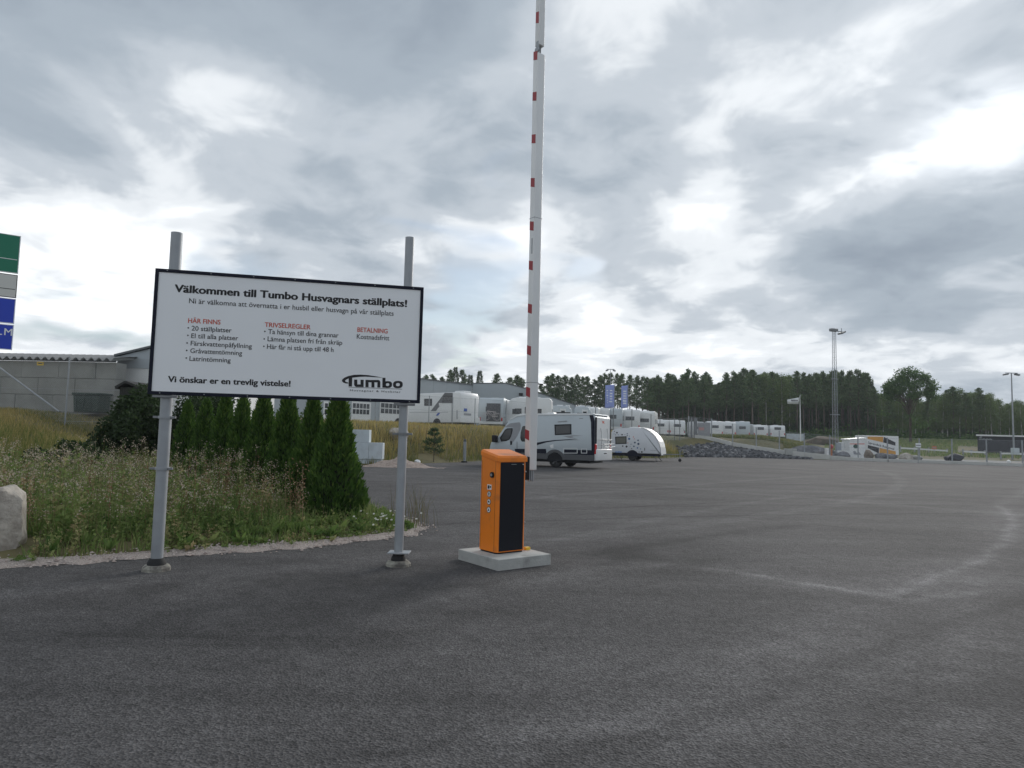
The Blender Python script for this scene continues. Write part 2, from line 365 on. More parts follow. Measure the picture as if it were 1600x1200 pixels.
def asphalt_material():
    M = bpy.data.materials.new('asphalt'); M.use_nodes = True; nt = M.node_tree; N = nt.nodes; L = nt.links; p = N['Principled BSDF']
    g = N.new('ShaderNodeNewGeometry'); P = g.outputs['Position']
    def mth(op, a, b=None, clamp=False):
        n = N.new('ShaderNodeMath'); n.operation = op; n.use_clamp = clamp
        for i, v in enumerate((a, b)):
            if v is None: continue
            if isinstance(v, (int, float)): n.inputs[i].default_value = v
            else: L.new(v, n.inputs[i])
        return n.outputs[0]
    def noise(sc, det=6, rough=.55, vec=P, mapping=None):
        if mapping:
            mp = N.new('ShaderNodeMapping'); mp.inputs['Rotation'].default_value = (0, 0, mapping[0]); mp.inputs['Scale'].default_value = mapping[1]; L.new(vec, mp.inputs[0]); vec = mp.outputs[0]
        n = N.new('ShaderNodeTexNoise'); n.inputs['Scale'].default_value = sc; n.inputs['Detail'].default_value = det; n.inputs['Roughness'].default_value = rough
        L.new(vec, n.inputs['Vector']); return n.outputs[0]
    def rng_(v, a, b, c, d):
        r = N.new('ShaderNodeMapRange'); L.new(v, r.inputs[0])
        for i, t in enumerate((a, b, c, d)): r.inputs[i+1].default_value = t
        return r.outputs[0]
    wob = noise(.5, 3)
    def arc(cx, cy, R, w, amt, soft=.5):       # dusty tyre track along a circle
        s = N.new('ShaderNodeVectorMath'); s.operation = 'DISTANCE'; L.new(P, s.inputs[0]); s.inputs[1].default_value = (cx, cy, 0)
        d = mth('ABSOLUTE', mth('ADD', mth('SUBTRACT', s.outputs['Value'], R), mth('MULTIPLY', mth('SUBTRACT', wob, .5), .4)))
        return mth('MULTIPLY', rng_(d, w*(1-soft), w, 1, 0), amt)
    v = rng_(noise(.35, 6), .3, .7, .78, 1.24)
    v = mth('MULTIPLY', v, rng_(noise(.9, 5, .6, mapping=(.25, (.12, 1.2, 1))), .3, .7, .82, 1.2))
    v = mth('MULTIPLY', v, rng_(noise(6, 4), .3, .7, .86, 1.14))
    dust = rng_(noise(2.5, 5, .6), .34, .6, .35, 1)
    g1, g2, g3 = gz(1110, 888), gz(1390, 932), gz(1560, 790)      # the pale dusty seam curves through these
    acc = None
    for a in ((-40, 60, 71.5, .12, -.25), (-40, 60, 69.6, .12, -.25), (-40, 60, 64.5, .3, .3), (60, 70, 79, .1, -.16), (60, 70, 77.2, .1, -.16), (60, 70, 73, .4, .25), (20, -30, 46.5, .12, -.3), (20, -30, 48.3, .12, -.3), (20, -30, 56, .3, .3), (20, -30, 66, .25, -.3), (-2, 30, 25.5, .5, .25), (-2, 30, 27.6, .4, .25)):
        t = arc(*a); acc = t if acc is None else mth('ADD', acc, t)
    def seam(a, b, bow, w, amt):          # pale worn joint from a to b, slightly bowed
        d = b-a; l = d.length; d = d/l; sub = N.new('ShaderNodeVectorMath'); sub.operation = 'SUBTRACT'; L.new(P, sub.inputs[0]); sub.inputs[1].default_value = a
        def dot(v):
            n = N.new('ShaderNodeVectorMath'); n.operation = 'DOT_PRODUCT'; L.new(sub.outputs[0], n.inputs[0]); n.inputs[1].default_value = v; return n.outputs['Value']
        t = dot(d); q = dot((-d.y, d.x, 0)); q = mth('SUBTRACT', q, mth('MULTIPLY', mth('MULTIPLY', t, mth('SUBTRACT', l, t)), bow))
        q = mth('ABSOLUTE', mth('ADD', q, mth('MULTIPLY', mth('SUBTRACT', wob, .5), .35)))
        return mth('MULTIPLY', mth('MULTIPLY', rng_(q, 0, w, 1, 0), mth('MULTIPLY', rng_(t, -.3, .4, 0, 1), rng_(t, l-.4, l+.4, 1, 0))), amt)
    for a in ((g1, g2, .02, .12, .9), (g1, g2, .02, .55, .6), (g2, g3, -.012, .15, .8), (g2, g3, -.012, .7, .6), (gz(960, 876), g1, 0, .3, .4), (g3, gz(1640, 748), 0, .35, .5), (gz(1420, 940), gz(1560, 925), 0, .12, .6), (gz(640, 1195), gz(1050, 1110), .03, .28, .5), (gz(1050, 1110), gz(1350, 945), .01, .5, .5), (gz(560, 966), gz(980, 884), .02, .4, .45), (gz(980, 1195), gz(1420, 1040), .02, .4, .4), (gz(-40, 988), gz(560, 998), .01, .1, -.32), (gz(-40, 1003), gz(640, 1010), .01, .13, -.3), (gz(420, 1192), gz(1020, 1152), .01, .08, -.35), (gz(900, 870), gz(1250, 820), .01, .3, -.4), (gz(860, 770), gz(1500, 748), 0, .15, -.35), (gz(840, 800), gz(1590, 765), .002, .14, -.35), (gz(700, 790), gz(1300, 742), .002, .3, .4), (gz(860, 845), gz(1240, 775), .004, .25, .4), (gz(600, 760), gz(1100, 735), 0, .4, -.3), (gz(1500, 1195), gz(1560, 900), .02, .4, .35)): acc = mth('ADD', acc, seam(*a))
    acc = mth('MULTIPLY', acc, dust)
    v = mth('MULTIPLY', v, mth('ADD', acc, 1.0))
    # dark, oily patches by the barrier and along the road edge
    for cx, cy, R, amt in ((1.3, 8.6, 1.6, .55), (-.9, 7.3, 1.6, .35), (-3.2, 6.6, 2.4, .4), (-1.2, 5.6, 2.2, .3), (2.2, 9.5, 1.6, .3)):
        s = N.new('ShaderNodeVectorMath'); s.operation = 'DISTANCE'; L.new(P, s.inputs[0]); s.inputs[1].default_value = (cx, cy, 0)
        v = mth('MULTIPLY', v, mth('SUBTRACT', 1, mth('MULTIPLY', mth('MULTIPLY', rng_(s.outputs['Value'], .2, R, 1, 0), amt), rng_(noise(1.6, 6), .35, .6, .2, 1))))
    # aggregate: pale chips in dark binder
    vo = N.new('ShaderNodeTexVoronoi'); vo.inputs['Scale'].default_value = 75; L.new(P, vo.inputs['Vector'])
    cs = N.new('ShaderNodeSeparateColor'); L.new(vo.outputs['Color'], cs.inputs[0])
    v = mth('MULTIPLY', v, rng_(cs.outputs[0], 0, 1, .6, 1.4))
    vo3 = N.new('ShaderNodeTexVoronoi'); vo3.inputs['Scale'].default_value = 42; L.new(P, vo3.inputs['Vector'])
    cs3 = N.new('ShaderNodeSeparateColor'); L.new(vo3.outputs['Color'], cs3.inputs[0]); v = mth('MULTIPLY', v, rng_(cs3.outputs[1], 0, 1, .84, 1.16))
    vo2 = N.new('ShaderNodeTexVoronoi'); vo2.inputs['Scale'].default_value = 22; L.new(P, vo2.inputs['Vector'])
    chip = rng_(vo2.outputs['Distance'], .06, .11, 1, 0); cs2 = N.new('ShaderNodeSeparateColor'); L.new(vo2.outputs['Color'], cs2.inputs[0])
    v = mth('ADD', v, mth('MULTIPLY', mth('MULTIPLY', chip, rng_(cs2.outputs[0], .8, .9, 0, 1)), .8))
    sc = N.new('ShaderNodeVectorMath'); sc.operation = 'SCALE'; sc.inputs[0].default_value = (.080, .077, .078); L.new(v, sc.inputs['Scale'])
    L.new(sc.outputs[0], p.inputs['Base Color']); p.inputs['Roughness'].default_value = .88; p.inputs['Specular IOR Level'].default_value = .22
    bp = N.new('ShaderNodeBump'); bp.inputs['Strength'].default_value = .9; bp.inputs['Distance'].default_value = .009
    L.new(mth('ADD', vo.outputs['Distance'], mth('MULTIPLY', noise(30, 5), .8)), bp.inputs['Height']); L.new(bp.outputs[0], p.inputs['Normal'])
    return M
mb = MB(); mb.add([(x, y, .0) for x, y in ASPH], [tuple(range(len(ASPH)))])
asph = mb.build('asphalt_lot', asphalt_material()); struct(asph)
bm = bmesh.new(); bm.from_mesh(asph.data); bmesh.ops.triangulate(bm, faces=bm.faces); bm.to_mesh(asph.data); bm.free()

# gravel verge between asphalt and weeds: a thin pebbly strip
def verge():
    i0 = ASPH.index((-2.9, 14.1)); pts = [Vector((*p, 0)) for p in ASPH[i0:]]
    fine = []
    for a, b in zip(pts[:-2], pts[1:-1]):
        k = max(2, int((b-a).length/.15)); fine += [a.lerp(b, j/k) for j in range(k)]
    V = []; F = []
    for i, p in enumerate(fine):
        t = (fine[min(i+1, len(fine)-1)]-fine[max(i-1, 0)]).normalized(); n = Vector((t.y, -t.x, 0))
        if sdist(p.x+n.x*.2, p.y+n.y*.2) < 0: n = -n
        j = .05*math.sin(i*1.7)+random.uniform(-.05, .05); wd = .17+.06*math.sin(i*.35)
        V += [p-n*(.06+j), p+n*.1, p+n*wd]; V[-3].z = .003; V[-2].z = .035; V[-1].z = .055
    for i in range(len(fine)-1):
        for j in range(2): F.append((i*3+j, i*3+j+1, i*3+j+4, i*3+j+3))
    struct(MB().add(V, F).build('gravel_verge', gravelm))
    # loose stones
    n = 2600; idx = RNG.integers(0, len(fine)-1, n); s = RNG.normal(.08, .12, n)
    P = []
    for k in range(n):
        a = fine[idx[k]]; b = fine[idx[k]+1]; t = (b-a).normalized(); nn = Vector((t.y, -t.x, 0))
        if sdist(a.x+nn.x*.2, a.y+nn.y*.2) < 0: nn = -nn
        p = a.lerp(b, random.random())+nn*s[k]; P.append((p.x, p.y, .012+max(0, min(.05, s[k]*.2))))
    P = np.array(P); r = RNG.uniform(.008, .028, n)
    oct_ = np.array([[1, 0, 0], [0, 1, 0], [-1, 0, 0], [0, -1, 0], [0, 0, .7], [0, 0, -.7]]); tri = [(0, 1, 4), (1, 2, 4), (2, 3, 4), (3, 0, 4)]
    J = oct_[None]*RNG.uniform(.7, 1.3, (n, 6, 3)); Q = P[:, None]+J*r[:, None, None]
    T = Q[:, np.array(tri)].reshape(-1, 3)
    o = npmesh('verge_pebbles', T, 3, pebblem, np.repeat(RNG.random(n), 4)); tag(o, 'pinkish pebbles scattered along the asphalt edge before the weeds', 'pebbles', kind='stuff')
verge()

# ------------------------------------------------------------------ welcome sign
def welcome_sign():
    yaw = rad(13); ux = Vector((math.cos(yaw), math.sin(yaw), 0)); nf = Vector((math.sin(yaw), -math.cos(yaw), 0))   # nf faces the road
    L0 = gz(244, 891)
    # right post foot: on the line through L0 along the board
    best = min((abs((lambda p: 800+FPX*(p-CAM).dot(cR)/(p-CAM).dot(cF)-622)(L0+ux*t)), t) for t in np.arange(2.2, 3.0, .002)); R0 = L0+ux*best[1]
    t = thing('welcome_sign', 'large white welcome board with Swedish text on two grey steel posts', 'sign', L0, 0)
    base = t.location.copy()
    def rel(p): return Vector(p)-base
    PR = .06
    for k, (B, top, cl) in enumerate(((L0, (279.5, 364.4), (652, 732)), (R0, (642.5, 371.5), (678, 735)))):
        PR = (.061, .052)[k]; T = on_plane(*top, B, nf); hgt = T.z; o = rel(B)
        p = MB().lathe([(PR, .10), (PR, hgt), (PR-.006, hgt), (PR-.006, hgt-.05)], 20, c=(o.x, o.y, 0)).build('post', galv, t, smooth=True)
        for y in cl[:1] if k == 1 else cl:                          # clamp collars
            z = on_plane(T.x and (256 if k == 0 else 630), y, B, nf).z
            c = MB().lathe([(PR, z-.014), (PR+.014, z-.014), (PR+.014, z+.014), (PR, z+.014)], 20, c=(o.x, o.y, 0)).build('clamp_collar', galvdark if k else galv, t, smooth=True)
            for sx in (-1, 1): MB().box(o.x+sx*(PR+.03)-.03, o.x+sx*(PR+.03)+.03, o.y-.035, o.y-.012, z-.012, z+.012).build('clamp_ear', galvdark, c, bevel=.003)
        MB().lathe([(PR+.032, .052), (PR+.03, .085), (PR+.01, .125), (PR-.004, .13)], 18, c=(o.x, o.y, 0)).build('base_sleeve', rubber, t, smooth=True)
        if k == 1: MB().box(o.x-.11, o.x+.13, o.y-.11, o.y+.09, .145, .157).build('base_plate', galv, t, bevel=.003)
        fm = MB().lathe([(.15, -.02), (.145, .03), (.118, .058), (.06, .062)], 8, c=(o.x, o.y, 0)).build('footing', mat('stained_concrete', (.3, .29, .25), .9, var=.3, vscale=14, bump=.8, bscale=40, dirt=(.12, .11, .1), dscale=9, dlo=.42, dhi=.62), t, bevel=.01)
    # board
    off = nf*(PR+.045); O = L0+off
    def uv(px, py): q = on_plane(px, py, O, nf)-O; return q.dot(ux), q.z
    c = [uv(*q) for q in ((243, 416), (661, 452), (657, 633), (231, 613))]
    u0 = (c[0][0]+c[3][0])/2; u1 = (c[1][0]+c[2][0])/2; z0 = (c[2][1]+c[3][1])/2; z1 = (c[0][1]+c[1][1])/2
    hz = [Vector(O)+ux*u for u in (u0, u1)]
    def slab(u_0, u_1, z_0, z_1, d0, d1, name, m, par, bev=.0):
        vs = []
        for z in (z_0, z_1):
            for (u, d) in ((u_0, d0), (u_1, d0), (u_1, d1), (u_0, d1)):
                q = rel(O+ux*u+nf*d); vs.append((q.x, q.y, z-base.z))
        return MB().add(vs, [(3, 2, 1, 0), (4, 5, 6, 7), (0, 1, 5, 4), (1, 2, 6, 5), (2, 3, 7, 6), (3, 0, 4, 7)]).build(name, m, par, bevel=bev)
    FW = .036
    board = slab(u0+FW, u1-FW, z0+FW, z1-FW, -.03, 0, 'board', signface, t)
    slab(u0, u1, z1-FW, z1, -.034, .012, 'frame_bar', navy, t, .004); slab(u0, u1, z0, z0+FW, -.034, .012, 'frame_bar', navy, t, .004)
    slab(u0, u0+FW, z0+FW, z1-FW, -.034, .012, 'frame_bar', navy, t, .004); slab(u1-FW, u1, z0+FW, z1-FW, -.034, .012, 'frame_bar', navy, t, .004)
    for zz in (z0+.25, z1-.25): slab(u0+.1, u1-.1, zz-.03, zz+.03, -.045, -.032, 'back_rail', galv, t)
    for B in (L0, R0):      # bracket under the frame
        o = rel(B); u = (B-L0).dot(ux)
        slab(u-.12, u+.12, z0-.03, z0-.004, -.05, .0, 'bracket', galvdark, t, .003)
    for u in np.linspace(u0+.12, u1-.12, 7):
        for z in (z0+FW*.5, z1-FW*.5): q = rel(O+ux*u+nf*.0125); MB().lathe([(.007, -.003), (.007, .002), (.004, .004)], 8, 'y', c=(q.x, q.y, z-base.z)).build('rivet', galvdark, t)
    # lettering: pixel measures (zoom factor 3.478 from corner 220,350) turned into board coordinates
    # the board is true; measured corners are mapped bilinearly on it
    src = [(243, 416), (661, 452), (657, 633), (231, 613)]
    A = []
    for (x, y), (U, Vv) in zip(src, ((0, 1), (1, 1), (1, 0), (0, 0))):
        A.append([x, y, 1, 0, 0, 0, -U*x, -U*y]); A.append([0, 0, 0, x, y, 1, -Vv*x, -Vv*y])
    bb = [k for q in ((0, 1), (1, 1), (1, 0), (0, 0)) for k in q]
    hm = np.linalg.solve(np.array(A, float), np.array(bb, float))
    def BU(x, y):
        w = hm[6]*x+hm[7]*y+1
        return u0+(u1-u0)*(hm[0]*x+hm[1]*y+hm[2])/w, z0+(z1-z0)*(hm[3]*x+hm[4]*y+hm[5])/w
    def Z1(x, y): return BU(220+x/3.478, 350+y/3.478)
    def P3(u, z, d=.0015): q = rel(O+ux*u+nf*d); return Vector((q.x, q.y, z-base.z))
    def line(body, xa, ya, xb, yb, capx, m=ink, bold=0.0, conv=Z1, space=1.0):
        a = conv(xa, ya); b = conv(xb, yb); zc = (a[1]+b[1])/2; cp = abs(conv(xa, ya-capx)[1]-a[1])
        return text('lettering', body, m, board, P3(a[0], zc), ux, Vector((0, 0, 1)), width=b[0]-a[0], cap=cp, bold=bold, space=space)
    line('V\u00e4lkommen till Tumbo Husvagnars st\u00e4llplats!', 185, 362, 1442, 456, 42, bold=.042)
    line('Ni \u00e4r v\u00e4lkomna att \u00f6vernatta i er husbil eller husvagn p\u00e5 v\u00e5r st\u00e4llplats', 262, 425, 1372, 503, 29, bold=.006)
    for s, xa, ya, xb, yb in (('H\u00c4R FINNS', 258, 530, 433, 538), ('TRIVSELREGLER', 674, 558, 922, 571), ('BETALNING', 1177, 591, 1340, 600)): line(s, xa, ya, xb, yb, 26, redink, .022)
    for s, xa, ya, xb, yb in (('20 st\u00e4llplatser', 277, 573, 494, 582), ('El till alla platser', 275, 614, 530, 625), ('F\u00e4rskvattenp\u00e5fyllning', 272, 656, 605, 668),
                              ('Gr\u00e5vattent\u00f6mning', 270, 696, 552, 706), ('Latrint\u00f6mning', 266, 737, 490, 746), ('Ta h\u00e4nsyn till dina grannar', 693, 597, 1075, 617),
                              ('L\u00e4mna platsen fri fr\u00e5n skr\u00e4p', 690, 637, 1095, 657), ('H\u00e4r f\u00e5r ni st\u00e5 upp till 48 h', 687, 677, 1048, 697), ('Kostnadsfritt', 1174, 629, 1350, 638)):
        line(s, xa, ya, xb, yb, 27, bold=.008)
    for x, y in ((259, 556), (257, 597), (253, 638), (251, 679), (249, 720), (675, 581), (672, 622), (670, 662)):
        u, z = Z1(x, y); q = [P3(u+.0085*math.cos(a), z+.0085*math.sin(a)) for a in np.arange(0, 6.28, .628)]
        MB().add(q, [tuple(range(len(q)))]).build('bullet', ink, board)
    line('Vi \u00f6nskar er en trevlig vistelse!', 150, 853, 815, 879, 34, bold=.038)
    def Z7(x, y): return BU(500+x/10, 570+y/10)
    kq = [0]
    def glyph(polys):
        vs = []; fs = []
        for pl in polys:
            kq[0] += 1; o_ = len(vs); vs += [P3(*Z7(*q), d=.0016+.00012*(kq[0] % 6)) for q in pl]; fs.append(tuple(range(o_, o_+len(pl))))
        MB().add(vs, fs).build('logo_letter', ink, board)
    def ring(cx, cy, rx, ry, ix, iy, n=28):
        o_ = []
        for k in range(n):
            a, b = 2*math.pi*k/n, 2*math.pi*(k+1)/n
            f = lambda t, X, Y: (cx+X*math.copysign(abs(math.cos(t))**.8, math.cos(t)), cy+Y*math.copysign(abs(math.sin(t))**.8, math.sin(t)))
            o_.append([f(a, rx, ry), f(b, rx, ry), f(b, ix, iy), f(a, ix, iy)])
        return o_
    glyph([[(540, 243), (590, 245), (592, 350), (560, 350), (545, 338), (540, 318)], [(640, 247), (690, 249), (690, 364), (642, 362)], [(552, 318), (660, 322), (650, 362), (575, 360), (553, 348)]])
    glyph([[(718, 250), (766, 251), (766, 366), (718, 365)], [(812, 262), (858, 262), (858, 371), (812, 369)], [(904, 275), (950, 285), (950, 375), (904, 373)], [(745, 252), (920, 255), (942, 266), (950, 288), (925, 293), (745, 288)]])
    glyph([[(982, 220), (1030, 222), (1030, 378), (982, 376)]]+ring(1063, 329, 70, 54, 26, 22))
    glyph(ring(1224, 331, 76, 58, 30, 25))
    stem = [(455, 216), (512, 212), (508, 352), (455, 350)]
    q = [P3(*Z7(*s)) for s in stem]; MB().add(q, [(0, 1, 2, 3)]).build('logo_stem', ink, board)
    outer = [(982, 219), (880, 197), (760, 177), (640, 167), (540, 169), (450, 186), (390, 211), (355, 240), (349, 262), (368, 286), (408, 301), (450, 304)]
    inner = [(982, 221), (900, 213), (800, 205), (720, 200), (640, 201), (560, 208), (505, 215), (450, 227), (420, 240), (400, 257), (408, 276), (450, 290)]
    a = [P3(*Z7(*s), d=.0022) for s in outer]; b = [P3(*Z7(*s), d=.0022) for s in inner]; n = len(a)
    MB().add(a+b, [(i, i+1, n+i+1, n+i) for i in range(n-1)]).build('logo_swoosh', ink, board)
    a, b = Z7(455, 372), Z7(1290, 399); zz = (a[1]+b[1])/2
    q = [P3(a[0], zz), P3(b[0], zz), P3(b[0], zz+.0045), P3(a[0], zz+.0045)]; MB().add(q, [(0, 1, 2, 3)]).build('logo_rule', ink, board)
    line('Husvagnar & Husbilar', 478, 426, 1265, 458, 30, conv=Z7, space=1.3, bold=.012)
welcome_sign()

# ------------------------------------------------------------------ barrier
PF = gz(778.1, 892.3); PYAW = rad(37)
pu = Vector((math.cos(PYAW), math.sin(PYAW), 0)); pv = Vector((-math.sin(PYAW), math.cos(PYAW), 0))
def barrier():
    Mx = matrix(PF, PYAW)
    pl = MB().box(0, .77, 0, .82, -.02, .122)
    o = pl.build('concrete_plinth', concrete, None, bevel=.008); o.location = PF; o.rotation_euler = (0, 0, PYAW)
    tag(o, 'square pale concrete slab under the orange barrier cabinet', 'plinth')
    q = Mx.inverted() @ gz(780.6, 866.9, .122)       # cabinet's front corner on the slab
    cx, cy = q.x-.03, q.y+.03; W, Dp = .42, .345; zb = .1225
    t = thing('barrier_gate', 'orange barrier cabinet with dark front and raised red-striped white boom', 'barrier', PF, PYAW)
    ztop = 1.245
    c = .028
    prof = [(cx+c, cy), (cx+W-.02, cy), (cx+W, cy+.02), (cx+W, cy+Dp), (cx, cy+Dp), (cx, cy+c)]
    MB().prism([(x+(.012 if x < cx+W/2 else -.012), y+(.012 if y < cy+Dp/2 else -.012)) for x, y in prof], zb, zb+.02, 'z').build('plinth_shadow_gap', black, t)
    n_ = len(prof); MB().add([(x, y, zb+.016) for x, y in prof]+[(x, y, ztop-.05+.062*(y-cy)/Dp) for x, y in prof], [tuple(range(n_))[::-1], tuple(range(n_, 2*n_))]+[(i, (i+1) % n_, (i+1) % n_+n_, i+n_) for i in range(n_)]).build('cabinet', orange, t, bevel=.006, seg=2)
    # hood: sloping lid with chamfered front
    e = .008
    h0 = [(cx-e+c*.6, cy-e-.004), (cx+W+e, cy-e-.004), (cx+W+e, cy+Dp+e), (cx-e, cy+Dp+e), (cx-e, cy-e+c*.6)]
    def zt(y): return ztop+.01+.065*(y-cy)/Dp
    vs = [(x, y, ztop-.055+.062*(y-cy)/Dp) for x, y in h0]+[(x, y, zt(y)-.018) for x, y in h0]+[(cx+W/2+(x-cx-W/2)*.93, cy+Dp/2+(y-cy-Dp/2)*.93, zt(y)+.008) for x, y in h0]
    fs = [(4, 3, 2, 1, 0), (10, 11, 12, 13, 14)]+[(k+i, k+(i+1) % 5, k+5+(i+1) % 5, k+5+i) for k in (0, 5) for i in range(5)]
    MB().add(vs, fs).build('hood', orange, t, bevel=.005)
    MB().box(cx+c+.008, cx+W-.035, cy-.006, cy+.004, zb+.03, ztop-.062).build('front_panel', graph, t, bevel=.002)
    MB().box(cx+.19, cx+.265, cy-.0075, cy-.005, ztop-.088, ztop-.082).build('print', rvgrey, t)
    MB().lathe([(.006, -.002), (.006, .003)], 12, 'y', c=(cx+W-.055, cy-.008, ztop-.085)).build('emblem', signface, t)
    for y in (cy+.045, cy+Dp-.02): MB().box(cx-.0012, cx+.001, y, y+.003, zb+.03, ztop-.05).build('door_seam', black, t)
    for z in (.35, .95): MB().lathe([(.007, -.012), (.007, .012)], 8, 'y', c=(cx+W-.015, cy-.004, zb+z)).build('screw', alloy, t)
    # lock and pictograms on the left side (face x = cx)
    def side(px, py): return localx(Mx, px, py, cx-.003)
    y, z = side(769.5, 742)
    lk = MB().lathe([(.034, -.018), (.034, .004), (.028, .006)], 20, 'x', c=(cx, y, z)).build('lock', black, t, smooth=True)
    MB().lathe([(.016, -.024), (.016, -.017)], 14, 'x', c=(cx, y, z)).build('key_cylinder', alloy, lk)
    for k, (px, py) in enumerate(((764.5, 761), (764.2, 772), (763.9, 784), (763.6, 796.5))):
        y, z = side(px, py)
        if k == 0:
            st = MB().box(cx-.003, cx+.001, y-.042, y+.042, z-.03, z+.03).build('sticker', signface, t)
            MB().box(cx-.005, cx-.002, y-.005, y+.03, z-.02, z+.02).build('pictogram', ink, st); MB().box(cx-.005, cx-.002, y-.035, y-.015, z-.008, z+.015).build('pictogram', ink, st)
        else:
            st = MB().lathe([(.036, -.003), (.036, .001)], 20, 'x', c=(cx, y, z)).build('sticker', ink, t)
            MB().lathe([(.029, -.005), (.029, -.002)], 20, 'x', c=(cx, y, z)).build('disc', signface, st)
            sh = [[(-.008, -.02), (.008, -.02), (.012, .015), (0, .022), (-.012, .015)], [(-.018, -.008), (.018, -.008), (.01, .014), (-.01, .014)], [(-.017, -.013), (.017, -.013), (0, .018)]][k-1]
            MB().prism([(y+a, z+b) for a, b in sh], cx-.007, cx-.004, 'x').build('pictogram', ink, st)
    # boom on the far right side (face x = cx+W)
    bx0 = cx+W+.055; by0 = cy+.17; bw, bd = .125, .105
    q = Mx.inverted() @ on_plane(834, 735, Mx @ Vector((0, by0, 0)), Mx.to_3x3() @ Vector((0, 1, 0)))
    bx0 = q.x-.075; zb0 = q.z; zj = local(Mx, 838, 79, by0)[1]
    MB().box(cx+W-.002, bx0+.012, by0+.0, by0+bd-.01, zb0-.115, zb0+.17).build('boom_bracket', black, t, bevel=.008)
    MB().box(cx+W, cx+W+.05, by0-.03, by0+bd+.03, zb0-.05, zb0+.1).build('drive_flange', black, t, bevel=.006)
    bo = MB().box(bx0, bx0+bw, by0, by0+bd, zb0, zj).build('boom', white, t, bevel=.016, seg=3, smooth=True)
    for dx in (.015, .05, .075): MB().box(bx0+dx, bx0+dx+.018, by0+.02, by0+.05, zb0-.135, zb0+.02).build('core_profile', galv, bo, bevel=.002)
    for py, m in ((338, galv), (597.5, galvdark)):
        z = local(Mx, 832, py, by0)[1]; MB().box(bx0-.0015, bx0+bw+.0015, by0-.0015, by0+bd+.0015, z-.003, z+.003).build('boom_joint', m, bo)
    z = local(Mx, 842, 599, by0)[1]; MB().box(bx0+.02, bx0+bw+.1, by0+.03, by0+.05, z-.012, z+.002).build('hook', black, bo)
    for py in (96, 158, 223, 290, 357, 418, 485, 550, 615, 682):
        z = localx(Mx, 827, py, bx0)[1]; hh = .092
        MB().prism([(by0+.014, z-hh*.55), (by0+.014, z+hh*.75), (by0+bd-.010, z+hh), (by0+bd-.010, z-hh*.25)], bx0-.0016, bx0+.001, 'x').build('red_stripe', red, bo)
    zl = localx(Mx, 829, 385, bx0)[1]; MB().box(bx0-.0015, bx0+.001, by0+.03, by0+.05, zl-.1, zl+.1).build('print', rvgrey, bo)
    # folding joint and upper boom
    MB().lathe([(.04, 0), (.04, .02)], 14, 'x', c=(bx0+.005, by0+.04, zj+.045)).build('hinge_plate', galv, t); MB().box(bx0+.012, bx0+.028, by0+.015, by0+.06, zj-.05, zj+.16).build('hinge_arm', galv, t)
    MB().tube([(bx0+.07, by0+.045, zj-.03), (bx0+.075, by0+.05, zj+.14)], .012).build('hinge_rod', galvdark, t)
    up = MB().box(bx0+.016, bx0+bw-.012, by0+.006, by0+bd-.01, zj+.11, zj+2.4).build('upper_boom', white, t, bevel=.012, seg=3, smooth=True)
    for k in range(4):
        z = localx(Mx, 837, 30, bx0)[1]+k*.52
        MB().prism([(by0+.02, z-.07), (by0+.02, z+.09), (by0+bd-.022, z+.11), (by0+bd-.022, z-.04)], bx0+.0145, bx0+.018, 'x').build('red_stripe', red, up)
    q = Mx.inverted() @ gz(824.5, 859.5, .122); MB().box(q.x-.03, q.x+.035, q.y-.01, q.y+.045, zb-.001, zb+.035).build('anchor_bracket', yellow, t, bevel=.004)
barrier()

# ------------------------------------------------------------------ boulders
def boulder(name, label, c, s, m=granite, seed=1, rz=0.0, flat=False, cut=None, group=None, sub=3, sink=.12):
    bm = bmesh.new(); bmesh.ops.create_icosphere(bm, subdivisions=sub, radius=1); r = np.random.default_rng(seed)
    pl = [(Vector(unit(r.normal(size=3))), r.uniform(.62, .95)) for _ in range(14)]
    if cut: pl += [(Vector(n).normalized(), d) for n, d in cut]
    from mathutils import noise as mn
    for v in bm.verts:
        p = v.co.copy()
        for n, d in pl:
            k = p.dot(n)
            if k > d: p -= n*(k-d)
        p *= 1+.05*mn.noise(p*2.3+Vector((seed, 0, 0)))+.02*mn.noise(p*7)
        v.co = Vector((p.x*s[0], p.y*s[1], p.z*s[2]))
    zmin = min(v.co.z for v in bm.verts)
    for v in bm.verts: v.co.z -= zmin+sink*s[2]
    me = bpy.data.meshes.new(name); bm.to_mesh(me); bm.free(); me.materials.append(m)
    for p in me.polygons: p.use_smooth = False
    o = bpy.data.objects.new(name, me); COL.objects.link(o); o.location = c; o.rotation_euler = (0, 0, rz)
    return tag(o, label, 'rock', group)
b = gz(6, 874); boulder('boulder', 'big pale granite boulder at the asphalt edge, cut by the left border', b+Vector((-.36, .16, 0)), (.52, .5, .74), seed=5, rz=.3, cut=[((.55, -.75, .08), .62), ((-.15, 0, 1), .80), ((1, .2, .12), .74)], sub=5, sink=.62)

